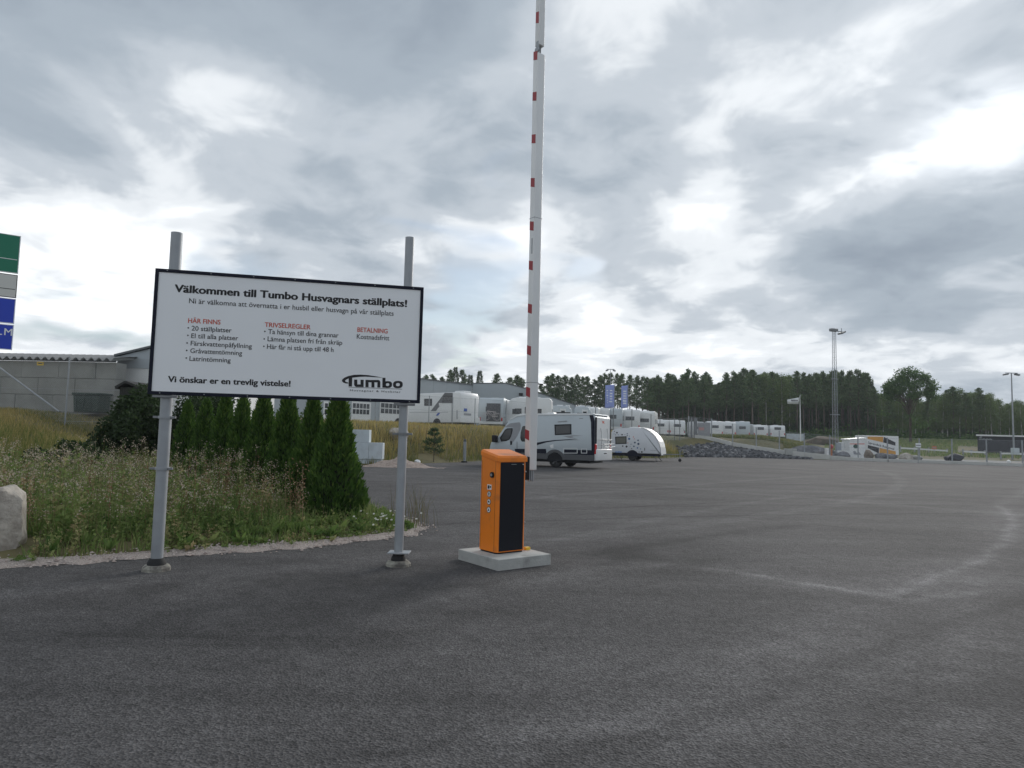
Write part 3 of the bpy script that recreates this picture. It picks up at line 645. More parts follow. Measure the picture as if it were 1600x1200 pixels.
# ------------------------------------------------------------------ road direction sign at the far left
def road_sign():
    yaw = rad(38); ux = Vector((math.cos(yaw), math.sin(yaw), 0)); nf = Vector((math.sin(yaw), -math.cos(yaw), 0))
    O = atY(33, 369, 13); t = thing('road_direction_sign', 'tall stack of green, white and blue road sign panels at left border', 'road sign', (O.x, O.y, 0), yaw)
    M = matrix((O.x, O.y, 0), yaw)
    gr = mat('sign_green', (.0, .17, .095), .45); bl = mat('sign_blue', (.008, .045, .48), .45); gy = mat('sign_offwhite', (.6, .6, .57), .5)
    z = [local(M, x, y, 0)[1] for x, y in ((33, 369), (29.5, 428), (28.5, 430), (26.5, 466), (26, 467.5), (23, 506), (23, 508), (20.5, 547))]
    for k, (a, b, m) in enumerate(((z[0], z[1], gr), (z[2], z[3], gy), (z[4], z[5], bl), (z[6], z[7], bl))):
        pn = MB().box(-2.6, 0, 0, .03, b, a).build('panel', m, t, bevel=.004)
        e = .014; bd_ = ink if m is gy else signface
        for (x0, x1, zz0, zz1) in ((-2.6, -.0, b, b+e), (-2.6, -.0, a-e, a), (-e, 0, b+e, a-e)): MB().box(x0, x1-.002, -.002, .001, zz0+.002, zz1-.002).build('border', bd_, pn)
        if k in (0, 1): MB().box(-2.6, -.03, -.002, .001, b+.35*(a-b), b+.35*(a-b)+.012).build('rule', bd_, pn)
        if k == 3:
            x1, zz = local(M, 18.5, 524.5, -.002); x0, z2 = local(M, -4, 513, -.002)
            text('lettering', 'LM', signface, pn, (x0, -.003, zz), (1, 0, 0), (0, 0, 1), width=x1-x0, cap=abs(local(M, 15, 513, 0)[1]-zz), bold=.012, space=1.2)
    zg = Hs(O.x-1.2, O.y-.8)
    for x in (-.75, -2.0): MB().tube([(x, .08, -.1), (x, .08, z[0]-.05)], .05, 10).build('post', galv, t, smooth=True)
road_sign()

# ------------------------------------------------------------------ vegetation materials
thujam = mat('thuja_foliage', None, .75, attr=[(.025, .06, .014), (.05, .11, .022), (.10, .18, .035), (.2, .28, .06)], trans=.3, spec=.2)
weedm = mat('weed_leaves', None, .75, attr=[(.075, .135, .035), (.14, .215, .06), (.22, .29, .095), (.32, .32, .145), (.38, .30, .17)], trans=.35, spec=.2)
drym = mat('dry_grass', None, .85, attr=[(.11, .15, .04), (.24, .22, .08), (.37, .3, .12), (.46, .37, .16), (.3, .2, .09)], trans=.35, spec=.15)
stemm = mat('weed_stems', None, .85, attr=[(.09, .11, .04), (.2, .17, .09), (.16, .11, .06)], spec=.15)
headm = mat('seed_heads', None, .85, attr=[(.35, .3, .22), (.52, .47, .38), (.42, .32, .24)], trans=.3)
daisym = mat('daisy_petals', (.75, .75, .7), .7, trans=.2)
shrubm = mat('shrub_leaves', None, .7, attr=[(.018, .035, .012), (.03, .055, .018), (.045, .075, .025), (.08, .11, .05)], trans=.3, spec=.3)
pinem = mat('pine_needles', None, .8, attr=[(.07, .115, .06), (.12, .175, .085), (.19, .24, .11)], trans=.25, spec=.15)
sprucem = mat('spruce_needles', None, .8, attr=[(.05, .085, .045), (.08, .125, .06), (.12, .17, .075)], trans=.2, spec=.15)
birchm = mat('birch_leaves', None, .75, attr=[(.085, .13, .055), (.13, .185, .07), (.18, .23, .085)], trans=.4, spec=.2)
oakm = mat('broadleaf_leaves', None, .75, attr=[(.05, .10, .035), (.085, .15, .05), (.14, .21, .07)], trans=.35, spec=.2)

# ------------------------------------------------------------------ thuja hedge
def thuja_proto(seed, Hh, R):
    r = np.random.default_rng(seed); root = thing('thuja', 'x', 'conifer')
    n = 9500; u = r.random(n)**1.25; z = .06+u*(Hh-.06)
    a = r.uniform(0, 2*np.pi, n)
    prof = R*np.clip((1-z/Hh), 0, 1)**.95*(.84+.16*np.minimum(1, z/.3))+.03*(z < Hh*.97)
    lump = 1+.09*np.sin(a*3+z*5+seed)+.07*np.sin(a*7-z*9)+.06*np.sin(a*2+z*13+seed*2)
    rr = prof*lump*(1-.42*r.random(n)**2.2)
    P = np.stack([np.cos(a)*rr, np.sin(a)*rr, z], 1)
    d = np.stack([np.cos(a)*.45, np.sin(a)*.45, np.full(n, 1.0)], 1)+r.normal(0, .28, (n, 3))
    V = leaves(P, r.uniform(.06, .14, n), r.uniform(.022, .05, n), d, r)
    rn = np.clip(.25+.3*(rr/np.maximum(prof, .02)-.7)+r.normal(0, .16, n)+.22*(z/Hh), 0, 1)  # paler outer tips; the backlit brightness of the tops is put into the tone
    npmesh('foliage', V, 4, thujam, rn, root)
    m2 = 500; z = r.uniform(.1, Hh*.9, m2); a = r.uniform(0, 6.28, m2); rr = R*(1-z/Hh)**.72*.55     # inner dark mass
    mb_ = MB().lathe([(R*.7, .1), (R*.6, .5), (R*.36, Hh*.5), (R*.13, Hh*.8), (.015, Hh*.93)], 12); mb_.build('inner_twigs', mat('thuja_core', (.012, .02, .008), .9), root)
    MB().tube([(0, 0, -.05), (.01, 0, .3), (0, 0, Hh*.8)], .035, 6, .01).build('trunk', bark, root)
    return root
protos = [thuja_proto(11, 2.1, .54), thuja_proto(12, 2.02, .48), thuja_proto(13, 2.16, .51)]
spots = [(526, 10.9, .97, .92), (487, 11.7, .98, .88), (448, 12.5, 1.0, .86), (409, 13.3, 1.0, .92), (377, 14.1, 1.0, .9), (349, 14.9, .99, .9), (319, 15.8, .96, .88), (290, 16.6, .98, .88)]
words = ['nearest the right sign post, front of the row', 'second in the row from the right post', 'third in the row from the right post', 'fourth in the row from the right post', 'fifth in the row from the right post',
         'sixth in the row from the right post', 'seventh in the row from the right post', 'farthest in the row, beside the left sign post']
for k, (px, d, sz, sr) in enumerate(spots):
    o = protos[k] if k < 3 else copy_tree(protos[k % 3])
    p = atY(px, 700, d); o.location = (p.x, p.y, max(0, Hs(p.x, p.y))-.02); o.scale = (sr, sr, sz); o.rotation_euler = (0, 0, k*1.9)
    tag(o, 'slender dark green thuja, '+words[k], 'conifer', 'thujas in the hedge row')

# ------------------------------------------------------------------ weeds, grass
def region(n, x0, x1, y0, y1, smin=.12, smax=99, dens=None, rng=RNG):
    x = rng.uniform(x0, x1, n); y = rng.uniform(y0, y1, n); s = sdist(x, y); k = (s > smin) & (s < smax) & ~((np.hypot(x+5.95, y-7.8) < .62) | ((x < -5.3) & (x > -6.6) & (y < 7.6)))
    if dens is not None: k &= rng.random(n) < dens(x, y, s)
    x, y, s = x[k], y[k], s[k]; return np.stack([x, y, np.maximum(H(x, y), .02)-.01], 1), s
def clumpy(x, y, f, ph): return .5+.5*np.sin(x*f+ph)*np.sin(y*f*1.3+ph*1.7+x*.7)
def weeds():
    # low grass
    P, s = region(34000, -12, -1.2, 6, 17, .1)
    c = clumpy(P[:, 0], P[:, 1], 1.9, .4); h = (.10+.30*np.minimum(1, s/1.2))*RNG.uniform(.5, 1.25, len(P))*(.6+.6*c)
    dry = clumpy(P[:, 0], P[:, 1], 1.1, 2.2)
    V = blades(P, h, RNG.uniform(.006, .013, len(P)), RNG.uniform(.1, .8, len(P)))
    o = npmesh('meadow_grass', V, 4, weedm, np.repeat(np.clip(RNG.normal(.25, .2, len(P))+.5*dry**2, 0, 1), 2)); tag(o, 'tangled green grass in the bed below the welcome board', 'grass', kind='stuff')
    # leafy flowering weeds
    P, s = region(8600, -12, -1.35, 6.4, 15.5, .10, dens=lambda x, y, s: np.clip(.25+clumpy(x, y, 1.3, 1.1), 0, 1))
    n = len(P); cl2 = clumpy(P[:, 0], P[:, 1], 3.4, .3); h = (.16+.60*ss(s/1.7))*RNG.uniform(.45, 1.3, n)*(.65+.6*cl2)*(1-.55*ss((P[:, 0]+4.6)/1.6))
    a = RNG.uniform(0, 6.28, n); lean = RNG.uniform(0, .28, n); D = np.stack([np.cos(a)*lean, np.sin(a)*lean, np.ones(n)], 1)
    tip = P+D*h[:, None]; sw = np.stack([-np.sin(a), np.cos(a), 0*a], 1)*.0035
    V = np.stack([P-sw, P+sw, tip+sw*.5, tip-sw*.5], 1).reshape(-1, 3); npo = npmesh('weed_stems', V, 4, stemm, RNG.random(n)); tag(npo, 'thin upright stems of the tall weeds in the bed', 'weed stems', kind='stuff')
    k = 20; f = RNG.random((n, k))**.8*.95; Q = (P[:, None]+D[:, None]*(h[:, None]*f)[..., None]).reshape(-1, 3)+RNG.normal(0, .012, (n*k, 3))
    ld = RNG.normal(0, 1, (n*k, 3)); ld[:, 2] = np.abs(ld[:, 2])*.6
    sz = (RNG.uniform(.03, .1, (n, k))*(1.15-f*.65)).ravel()
    V = leaves(Q, sz, sz*RNG.uniform(.3, .6, n*k), ld); tone = np.repeat(np.clip(RNG.normal(.2, .16, n)+.6*clumpy(P[:, 0], P[:, 1], 2.6, 2.2)**2+.25*(RNG.random(n) < .12), 0, 1), k); sz = sz*np.repeat(.7+.8*clumpy(P[:, 0], P[:, 1], 4.3, 5.1)**2, k); V = leaves(Q, sz, sz*RNG.uniform(.3, .65, n*k), ld)
    o = npmesh('weed_leaves', V, 4, weedm, np.clip(tone+RNG.normal(0, .1, n*k), 0, 1)); tag(o, 'leafy mixed weeds growing around the sign posts and thujas', 'weeds', kind='stuff')
    # pale seed heads and small flowers
    sel = np.where((h > .34) & (RNG.random(n) < .7))[0]; kk = 11; r = np.repeat(sel, kk)
    Q = tip[r]+RNG.normal(0, .032, (len(r), 3))-np.array([0, 0, .02]); sz = RNG.uniform(.010, .03, len(r))
    o = npmesh('seed_heads', leaves(Q, sz, sz*.8), 4, headm, RNG.random(len(r))); tag(o, 'cream and brown seed heads on top of the tall weeds', 'seed heads', kind='stuff')
    # broad-leaved docks, bright clumps near the verge and rusty dock stalks
    P, s = region(150, -6.2, -1.5, 7.2, 11.5, .25, 2.2); n = len(P); kk = 12; C = np.repeat(P, kk, 0); a = RNG.uniform(0, 6.28, n*kk); d = np.stack([np.cos(a), np.sin(a), RNG.uniform(.3, 1.6, n*kk)], 1)
    sz = RNG.uniform(.09, .24, n*kk); o = npmesh('dock_leaves', leaves(C+np.array([0, 0, .03]), sz, sz*.28, d), 4, weedm, np.clip(np.repeat(RNG.normal(.25, .15, n), kk)+RNG.normal(0, .08, n*kk), 0, 1)); tag(o, 'broad bright leaves of dock plants along the front of the weeds', 'weeds', kind='stuff')
    P, s = region(130, -9, -2.6, 7.8, 12.5, .7, 4); n = len(P); h = RNG.uniform(.5, 1.0, n); kk = 34; f = np.repeat(h, kk)*RNG.uniform(.35, 1.0, n*kk); Q = np.repeat(P, kk, 0)+np.stack([RNG.normal(0, .022, n*kk), RNG.normal(0, .022, n*kk), f], 1)
    o = npmesh('dock_stalks', np.concatenate([leaves(Q, .028, .02), blades(P, h, .008, .08)]), 4, mat('rusty_stalks', None, .9, attr=[(.16, .08, .045), (.26, .15, .08), (.34, .26, .16)]), np.concatenate([np.repeat(RNG.random(n), kk), np.repeat(RNG.random(n), 2)])); tag(o, 'rust brown dock and grass stalks standing above the weeds', 'weeds', kind='stuff')
    # daisies by the right post
    q = gz(600, 833); m_ = 34; P = np.stack([q.x+RNG.normal(0, .22, m_), q.y+RNG.normal(.15, .2, m_), RNG.uniform(.1, .3, m_)], 1); kk = 9
    an = np.tile(np.arange(kk)*2*np.pi/kk, m_); dd = np.stack([np.cos(an), np.sin(an)*.6-.2, np.sin(an)*.5+.25], 1)
    o = npmesh('daisies', leaves(np.repeat(P, kk, 0), .022, .011, dd), 4, daisym, np.zeros(m_*kk)); tag(o, 'small white daisies at the bed tip by the right sign post', 'flowers', kind='stuff')
    # wispy dry grass beside the right post
    q = gz(648, 826); m_ = 90; P = np.stack([q.x+RNG.normal(-.1, .22, m_), q.y+RNG.normal(.3, .28, m_), np.full(m_, .02)], 1)
    o = npmesh('grass_wisps', blades(P, RNG.uniform(.3, .75, m_), .007, RNG.uniform(.1, .7, m_)), 4, stemm, np.repeat(RNG.random(m_), 2)); tag(o, 'wispy brown grass stalks right behind the right sign post', 'grass', kind='stuff')
weeds()
SAP = atY(676, 719, 35.7)
def bank_grass():
    P, s = region(60000, -27, -6, 15.5, 31, .5)
    c = clumpy(P[:, 0], P[:, 1], .6, .9); V = blades(P, RNG.uniform(.25, .75, len(P))*(.55+.6*c)*(1-.68*ss((P[:, 1]-22)/5)), RNG.uniform(.012, .026, len(P)), RNG.uniform(.1, .7, len(P)))
    o = npmesh('bank_grass', V, 4, drym, np.repeat(np.clip(RNG.normal(.12, .2, len(P))+.42*ss((P[:, 1]-20)/7)*(.2+.9*c), 0, 1), 2)); tag(o, 'yellow green grass on the bank below the block wall', 'grass', kind='stuff')
    P, s = region(62000, -14, 16, 31, 61, .12, 7.5, dens=lambda x, y, s: np.where(x > 4, .75, 1.0)*(x < 15.8))
    c = clumpy(P[:, 0], P[:, 1], .8, 2.9); P = P[(np.hypot(P[:, 0]-SAP.x, (P[:, 1]-SAP.y)*.6) > .8)]; s = sdist(P[:, 0], P[:, 1]); c = clumpy(P[:, 0], P[:, 1], .8, 2.9); V = blades(P, RNG.uniform(.3, .9, len(P))*(.4+.6*np.minimum(1, s/1.6))*(1-.72*ss((s-2.2)/2)), RNG.uniform(.02, .045, len(P)), RNG.uniform(.1, .6, len(P)))
    o = npmesh('embankment_grass', V, 4, drym, np.repeat(np.clip(RNG.normal(.1, .17, len(P))+.5*ss(s/2.2)*(.5+.6*c), 0, 1), 2)); tag(o, 'tall dry yellow grass on the embankment behind the motorhome', 'grass', kind='stuff')
    x = RNG.uniform(17, 36, 60000); y = RNG.uniform(63, 92, 60000); a = x/y; k = (a < .47) & (a > .27) & (sdist(x, y) > np.where(a < .4, 6.5-12*(a-.27), 3.2)); x, y = x[k], y[k]
    P = np.stack([x, y, H(x, y)-.01], 1); c = clumpy(x, y, .35, 1.0)
    o = npmesh('slope_grass', blades(P, RNG.uniform(.2, .5, len(P)), RNG.uniform(.03, .06, len(P)), RNG.uniform(.1, .6, len(P))), 4, drym, np.repeat(np.clip(RNG.normal(.08, .12, len(P))+.3*c**3, 0, 1), 2)); tag(o, 'green grass slope between the concrete kerb and the caravans', 'grass', kind='stuff')
    x = RNG.uniform(36, 110, 50000); y = RNG.uniform(76, 122, 50000); k = (x/y > .46) & (x/y < .9) & ~((x/y > .655) & (y > 83) & (y < 97)); x, y = x[k], y[k]; P = np.stack([x, y, H(x, y)-.02], 1)
    o = npmesh('field_grass', blades(P, RNG.uniform(.12, .35, len(P)), RNG.uniform(.05, .12, len(P)), RNG.uniform(.1, .7, len(P))), 4, weedm, np.repeat(np.clip(RNG.normal(.45, .2, len(P)), 0, 1), 2)); tag(o, 'rough green field between the fence and the forest', 'grass', kind='stuff')
bank_grass()

def shrub(px, py, d, rx, rz, seed, label, n=9000, m=None, ls=.1):
    r = np.random.default_rng(seed); p = atY(px, py, d); z0 = Hs(p.x, p.y); t = thing('shrub', label, 'shrub', (p.x, p.y, z0), 0, None)
    cl = 26; C = unit(r.normal(size=(cl, 3)))*np.array([rx, rx*.8, rz*.5])*r.uniform(.35, 1, (cl, 1))+np.array([0, 0, rz*.55]); C[:, 2] = np.maximum(C[:, 2], .2)
    i = r.integers(0, cl, n); P = C[i]+unit(r.normal(size=(n, 3)))*(r.random(n)**.4)[:, None]*np.array([rx*.33, rx*.33, rz*.2]); P[:, 2] = np.abs(P[:, 2])
    sz = r.uniform(.6, 1.3, n)*ls
    npmesh('foliage', leaves(P, sz, sz*.55, None, r), 4, m or shrubm, np.clip(r.normal(.4, .25, n), 0, 1), t)
    b = MB()
    for k in range(10): c = C[k]; b.tube([(0, 0, 0), (c[0]*.5, c[1]*.5, c[2]*.6), tuple(c)], .025, 5, .006)
    b.build('branches', bark, t)
shrub(205, 690, 17.5, 1.05, 2.2, 31, 'dense dark leafy shrub just left of the left sign post', 12000)
shrub(262, 680, 18.5, 1.1, 2.3, 32, 'dark leafy shrub behind the left sign post and thujas', 9000)
shrub(330, 660, 20, 1.2, 2.5, 33, 'leafy shrub seen between thuja tips under the board', 8000)
shrub(120, 720, 16, .9, .9, 34, 'low dark shrub in the grass below the block wall', 6000)
shrub(470, 650, 17.5, 1.0, 2.0, 35, 'light leafy shrub behind the thujas near the right post', 6000, mat('light_shrub_leaves', None, .7, attr=[(.04, .07, .025), (.07, .11, .04), (.12, .16, .07)], trans=.3), .08)

# ------------------------------------------------------------------ trees
def pine_mesh(seed, kind):
    r = np.random.default_rng(seed); root = thing('pine_tree', 'x', 'tree'); Hh = 14.0
    if kind == 'pine':
        MB().tube([(0, 0, -.5), (.05, 0, 4), (-.06, .05, 9), (0, 0, 13.2)], .19, 6, .04).build('trunk', pinebark, root)
        base = r.uniform(.38, .52); ncl = 44; P = []; b = MB()
        for k in range(ncl):
            f = base+(1-base)*(k+.5)/ncl; g = (f-base)/(1-base); R = 2.1*(1-g)**.62*(.5+.5*min(1, g*4+.3))*r.uniform(.55, 1.15)+.15
            a = r.uniform(0, 6.28); c = np.array([math.cos(a)*R*.7, math.sin(a)*R*.7, f*Hh]); b.tube([(0, 0, f*Hh-.5), tuple(c)], .035, 4, .012)
            q = c+unit(r.normal(size=(62, 3)))*(r.random((62, 1))**.5)*np.array([.85*R*.62+.2, .85*R*.62+.2, .36]); P.append(q)
        P = np.concatenate(P); b.build('limbs', pinebark, root)
        d = r.normal(0, 1, P.shape); d[:, 2] = np.abs(d[:, 2])*.6; sz = r.uniform(.2, .42, len(P))
        npmesh('crown', leaves(P, sz, sz*.5, d, r), 4, pinem, np.clip(r.normal(.5, .25, len(P)), 0, 1), root)
    elif kind == 'spruce':
        MB().tube([(0, 0, -.5), (0, 0, 13.6)], .16, 6, .02).build('trunk', pinebark, root)
        n = 3800; u = r.random(n)**1.2; z = 1.0+u*12.9; tier = .8+.3*np.abs(np.sin(z*3.1+r.normal(0, .15, n)))
        R = (2.15*(1-z/14.1)**.85+.08)*tier; a = r.uniform(0, 6.28, n); rr = R*r.random(n)**.42
        P = np.stack([np.cos(a)*rr, np.sin(a)*rr, z-.28*rr], 1); d = np.stack([np.cos(a), np.sin(a), np.full(n, -.25)], 1)+r.normal(0, .4, (n, 3)); sz = r.uniform(.22, .5, n)
        npmesh('crown', leaves(P, sz, sz*.42, d, r), 4, sprucem, np.clip(r.normal(.45, .25, n), 0, 1), root)
    else:
        lean = r.normal(0, .3)
        MB().tube([(0, 0, -.5), (lean*.3, 0, 4), (lean, .1, 9), (lean*1.2, 0, 12.6)], .13, 6, .03).build('trunk', birchbark if kind == 'birch' else pinebark, root)
        ncl = 46; P = []; b = MB()
        for k in range(ncl):
            g = (k+.5)/ncl; f = .26+.74*g; R = 2.3*math.sin(math.pi*min(1, .18+.8*g))**.7*r.uniform(.5, 1.1); a = r.uniform(0, 6.28)
            c = np.array([lean*f+math.cos(a)*R*.72, math.sin(a)*R*.72, f*13.4]); b.tube([(lean*f, 0, f*13.4-1.1), tuple(c)], .03, 4, .01)
            q = c+unit(r.normal(size=(66, 3)))*(r.random((66, 1))**.5)*np.array([.95, .95, .7]); P.append(q)
        P = np.concatenate(P); b.build('limbs', pinebark, root); sz = r.uniform(.17, .36, len(P))
        npmesh('crown', leaves(P, sz, sz*.6, None, r), 4, birchm, np.clip(r.normal(.5, .25, len(P)), 0, 1), root)
    return root
PROTO = {'pine': [pine_mesh(40+k, 'pine') for k in range(4)], 'spruce': [pine_mesh(50+k, 'spruce') for k in range(3)], 'birch': [pine_mesh(60+k, 'birch') for k in range(3)]}
used = set()
def place_tree(kind, px, d, ytop, label, group):
    k = random.randrange(len(PROTO[kind])); pr = PROTO[kind][k]
    if (kind, k) in used: o = copy_tree(pr)
    else: o = pr; used.add((kind, k))
    q = atY(px, ytop, d); z0 = Hs(q.x, q.y); s = max(4.0, q.z-z0)/14.0; w = s*random.uniform(.85, 1.12)*1.05
    if s < .8: w = s*1.2
    o.location = (q.x, q.y, z0); o.scale = (w, w, s); o.rotation_euler = (0, 0, random.uniform(0, 6.28))
    o.name = {'pine': 'pine_tree', 'spruce': 'spruce_tree', 'birch': 'birch_tree'}[kind]; tag(o, label, 'tree', group); return o
ENV = [(630, 590), (660, 588), (672, 586), (690, 588), (703, 577), (712, 572), (722, 578), (735, 584), (750, 577), (765, 600), (775, 582), (788, 600), (800, 588), (812, 588), (830, 604), (850, 592), (864, 578), (878, 588), (892, 590), (905, 578), (920, 590), (945, 586), (960, 584), (983, 583), (1000, 590),
       (1030, 587), (1050, 583), (1065, 588), (1078, 573), (1092, 588), (1104, 575), (1122, 592), (1145, 577), (1165, 574), (1180, 578), (1205, 575), (1222, 577), (1250, 580), (1300, 576), (1330, 580), (1345, 578), (1358, 584), (1370, 606), (1385, 616), (1440, 616), (1462, 612), (1480, 602), (1500, 604), (1530, 605), (1560, 616), (1600, 625), (1640, 628), (1700, 630)]
EX = [e[0] for e in ENV]; EY = [e[1] for e in ENV]
def env(px): return float(np.interp(px, EX, EY))
def forest():
    LP = 'dark tall pine in the forest edge behind the caravans'; LS = 'dark pointed spruce in the forest edge behind the caravans'; LB = 'light green birch in the forest edge at the right'
    GP, GS, GB = 'forest pines', 'forest spruces', 'forest birches'
    for px in (666, 676, 690, 704, 712, 722, 735, 750, 776, 797, 808, 815):                      # loose group over the hall roof
        place_tree('spruce' if px in (750, 735, 712) else 'pine', px, random.uniform(122, 135), env(px)+random.uniform(-1, 3), 'conifer rising above the grey hall roof', 'conifers above the hall roof')
    for px in (838, 850, 862, 871, 885, 893): place_tree('spruce', px, random.uniform(112, 118), 606+random.uniform(-4, 8), 'low bushy conifer right of the barrier boom', 'low conifers right of the boom')
    px = 846
    while px < 1030:                                          # thin stand on the ridge: sky shows between the stems
        place_tree('pine', px, random.uniform(124, 136), env(px)+random.uniform(-1, 8), LP, GP); px += random.uniform(6, 12)
    for row, (d0, d1, st, lo, hi) in enumerate(((118, 124, 11, 0, 12), (128, 136, 9, 2, 16), (138, 146, 9, 6, 20), (148, 158, 9, 8, 24))):
        px = 1012+row*4
        while px < 1680:
            e = env(px)+random.uniform(lo, hi)
            if px > 1455 or (1165 < px < 1235 and random.random() < .45 and row == 0) or (px > 1370 and random.random() < .5): kind = 'birch' if random.random() < (.8 if row < 2 else .5) else 'spruce'
            else: kind = 'pine' if random.random() < (.7 if row < 2 else .4) else 'spruce'
            if row == 0 and kind == 'spruce': kind = 'pine'
            place_tree(kind, px, random.uniform(d0, d1), e, {'pine': LP, 'spruce': LS, 'birch': LB}[kind], {'pine': GP, 'spruce': GS, 'birch': GB}[kind])
            px += st*random.uniform(.7, 1.3)
    # the inner wood, one dark mass behind the stems
    n = 15000; a = RNG.uniform(.235, .86, n); y = RNG.uniform(160, 185, n); x = a*y; z = RNG.uniform(0, 9.5, n)*np.where(a > .6, .75, 1)
    P = np.stack([x, y, H(x, y)+z], 1); sz = RNG.uniform(.8, 1.8, n)
    o = npmesh('inner_wood', leaves(P, sz, sz*.7), 4, sprucem, RNG.random(n)*.7); tag(o, 'dark inner wood seen between the forest stems', 'wood', kind='stuff')
    # undergrowth along the forest foot
    n = 9000; a = RNG.uniform(.24, .86, n); y = RNG.uniform(116, 126, n); x = a*y; z = np.abs(RNG.normal(0, .9, n))*(.4+.6*clumpy(x, y, .25, 1))
    o = npmesh('undergrowth', leaves(np.stack([x, y, H(x, y)+z], 1), .55, .35), 4, oakm, RNG.random(n)); tag(o, 'low undergrowth along the foot of the forest', 'undergrowth', kind='stuff')
forest()
def broadleaf(px, ytop, d, label, seed=77):
    r = np.random.default_rng(seed); q = atY(px, ytop, d); z0 = Hs(q.x, q.y); Hh = q.z-z0
    t = thing('broadleaf_tree', label, 'tree', (q.x, q.y, z0)); s = Hh/13.
    b = MB(); MB().tube([(0, 0, -.4), (.05*s, 0, 3*s), (0, .1, 6*s), (.1, 0, 9*s)], .27*s, 8, .09*s).build('trunk', bark, t)
    P = []
    for k in range(95):
        v = unit(r.normal(size=3)); v[2] = abs(v[2])*1.0-.28; c = np.array([v[0]*4.0, v[1]*3.6, v[2]*4.4+8.3])*s*r.uniform(.5, 1)**.6 if False else np.array([v[0]*3.9*s*(rk := r.uniform(.45, 1.0)**.5), v[1]*3.6*s*rk, (8.0+v[2]*4.7*rk)*s])
        if k < 30: b.tube([(0, 0, (3.5+3*r.random())*s), (c[0]*.45, c[1]*.45, (c[2]*.6+2*s)), tuple(c)], .07*s, 5, .015)
        P.append(c+unit(r.normal(size=(130, 3)))*(r.random((130, 1))**.5)*np.array([.95, .95, .6])*s)
    for k in range(10):          # low side sprays
        c = np.array([r.normal(0, 1.6), r.normal(0, 1.2), r.uniform(2.2, 4.6)])*s; P.append(c+unit(r.normal(size=(70, 3)))*(r.random((70, 1))**.5)*np.array([.9, .9, .45])*s)
    P = np.concatenate(P); sz = r.uniform(.16, .34, len(P)); b.build('limbs', bark, t)
    npmesh('crown', leaves(P, sz, sz*.6, None, r), 4, oakm, np.clip(r.normal(.45, .25, len(P)), 0, 1), t)
broadleaf(1420, 561, 104, 'big round-crowned broadleaf tree standing out above the forest edge')
def sapling(px, py, ytop, label):
    p = atY(px, py, 35.2); zt = atY(px, ytop, p.y+.5).z; z0 = Hs(p.x, p.y+.5); hh = zt-z0; t = thing('pine_sapling', label, 'young pine', (p.x, p.y+.5, z0)); r = np.random.default_rng(3)
    MB().tube([(0, 0, -.05), (0, 0, hh)], .025, 6, .006).build('trunk', bark, t); b = MB(); P = []; Dd = []
    for f in (.24, .38, .53, .7, .85, .98):
        for k in range(7):
            f = min(1, f+r.normal(0, .025)); a = k*.9+f*9+r.normal(0, .3); R = (hh*.5*(1.1-f)+.08)*r.uniform(.6, 1.15); e = np.array([math.cos(a)*R, math.sin(a)*R, f*hh+R*.35]); s = np.array([0, 0, f*hh]); b.tube([tuple(s), tuple(e)], .01, 4, .004)
            g = r.random((38, 1)); P.append(s+(e-s)*(.25+.75*g)); Dd.append(unit(e-s)*.7+r.normal(0, .6, (38, 3))+np.array([0, 0, .3]))
    b.build('limbs', bark, t); P = np.concatenate(P); npmesh('needles', leaves(P, .17, .03, np.concatenate(Dd), r), 4, sprucem, r.random(len(P)), t)
sapling(676, 719, 672, 'small young pine in the dry grass on the embankment')

# ------------------------------------------------------------------ near motorhome
def wheel(parent, x, y, r, w=.2, side=1, detail=True):
    wl = MB().lathe([(r*.6, -w/2), (r*.9, -w/2), (r, -w/2+.04), (r, w/2-.04), (r*.9, w/2), (r*.6, w/2)], 26, 'y', c=(x, y, r)).build('wheel', rubber, parent, smooth=True)
    ys = y+side*(w/2-.03)
    if detail:
        MB().lathe([(r*.62, -.02), (r*.62, .012), (r*.55, .014), (r*.5, -.005)], 24, 'y', c=(x, ys, r)).build('rim', alloy, wl, smooth=True)
        b = MB()
        for k in range(5):
            a = k*2*math.pi/5+.3; c, s = math.cos(a), math.sin(a)
            b.prism([(x+c*.04-s*.03, r+s*.04+c*.03), (x+c*.04+s*.03, r+s*.04-c*.03), (x+c*r*.58+s*.045, r+s*r*.58-c*.045), (x+c*r*.58-s*.045, r+s*r*.58+c*.045)], ys+.004, ys+.03)
        b.lathe([(.06, 0), (.05, .045)], 14, 'y', c=(x, ys, r)); b.build('spokes', alloy, wl)
    else:
        MB().lathe([(r*.6, -.01), (r*.55, .02), (r*.1, .03)], 16, 'y', c=(x, ys, r)).build('rim', alloy, wl, smooth=True)
    return wl
def panel(parent, name, pts, m, y0, th=.006, bevel=0.0, side=1): return MB().prism(pts, y0, y0+side*th).build(name, m, parent, bevel=bevel)

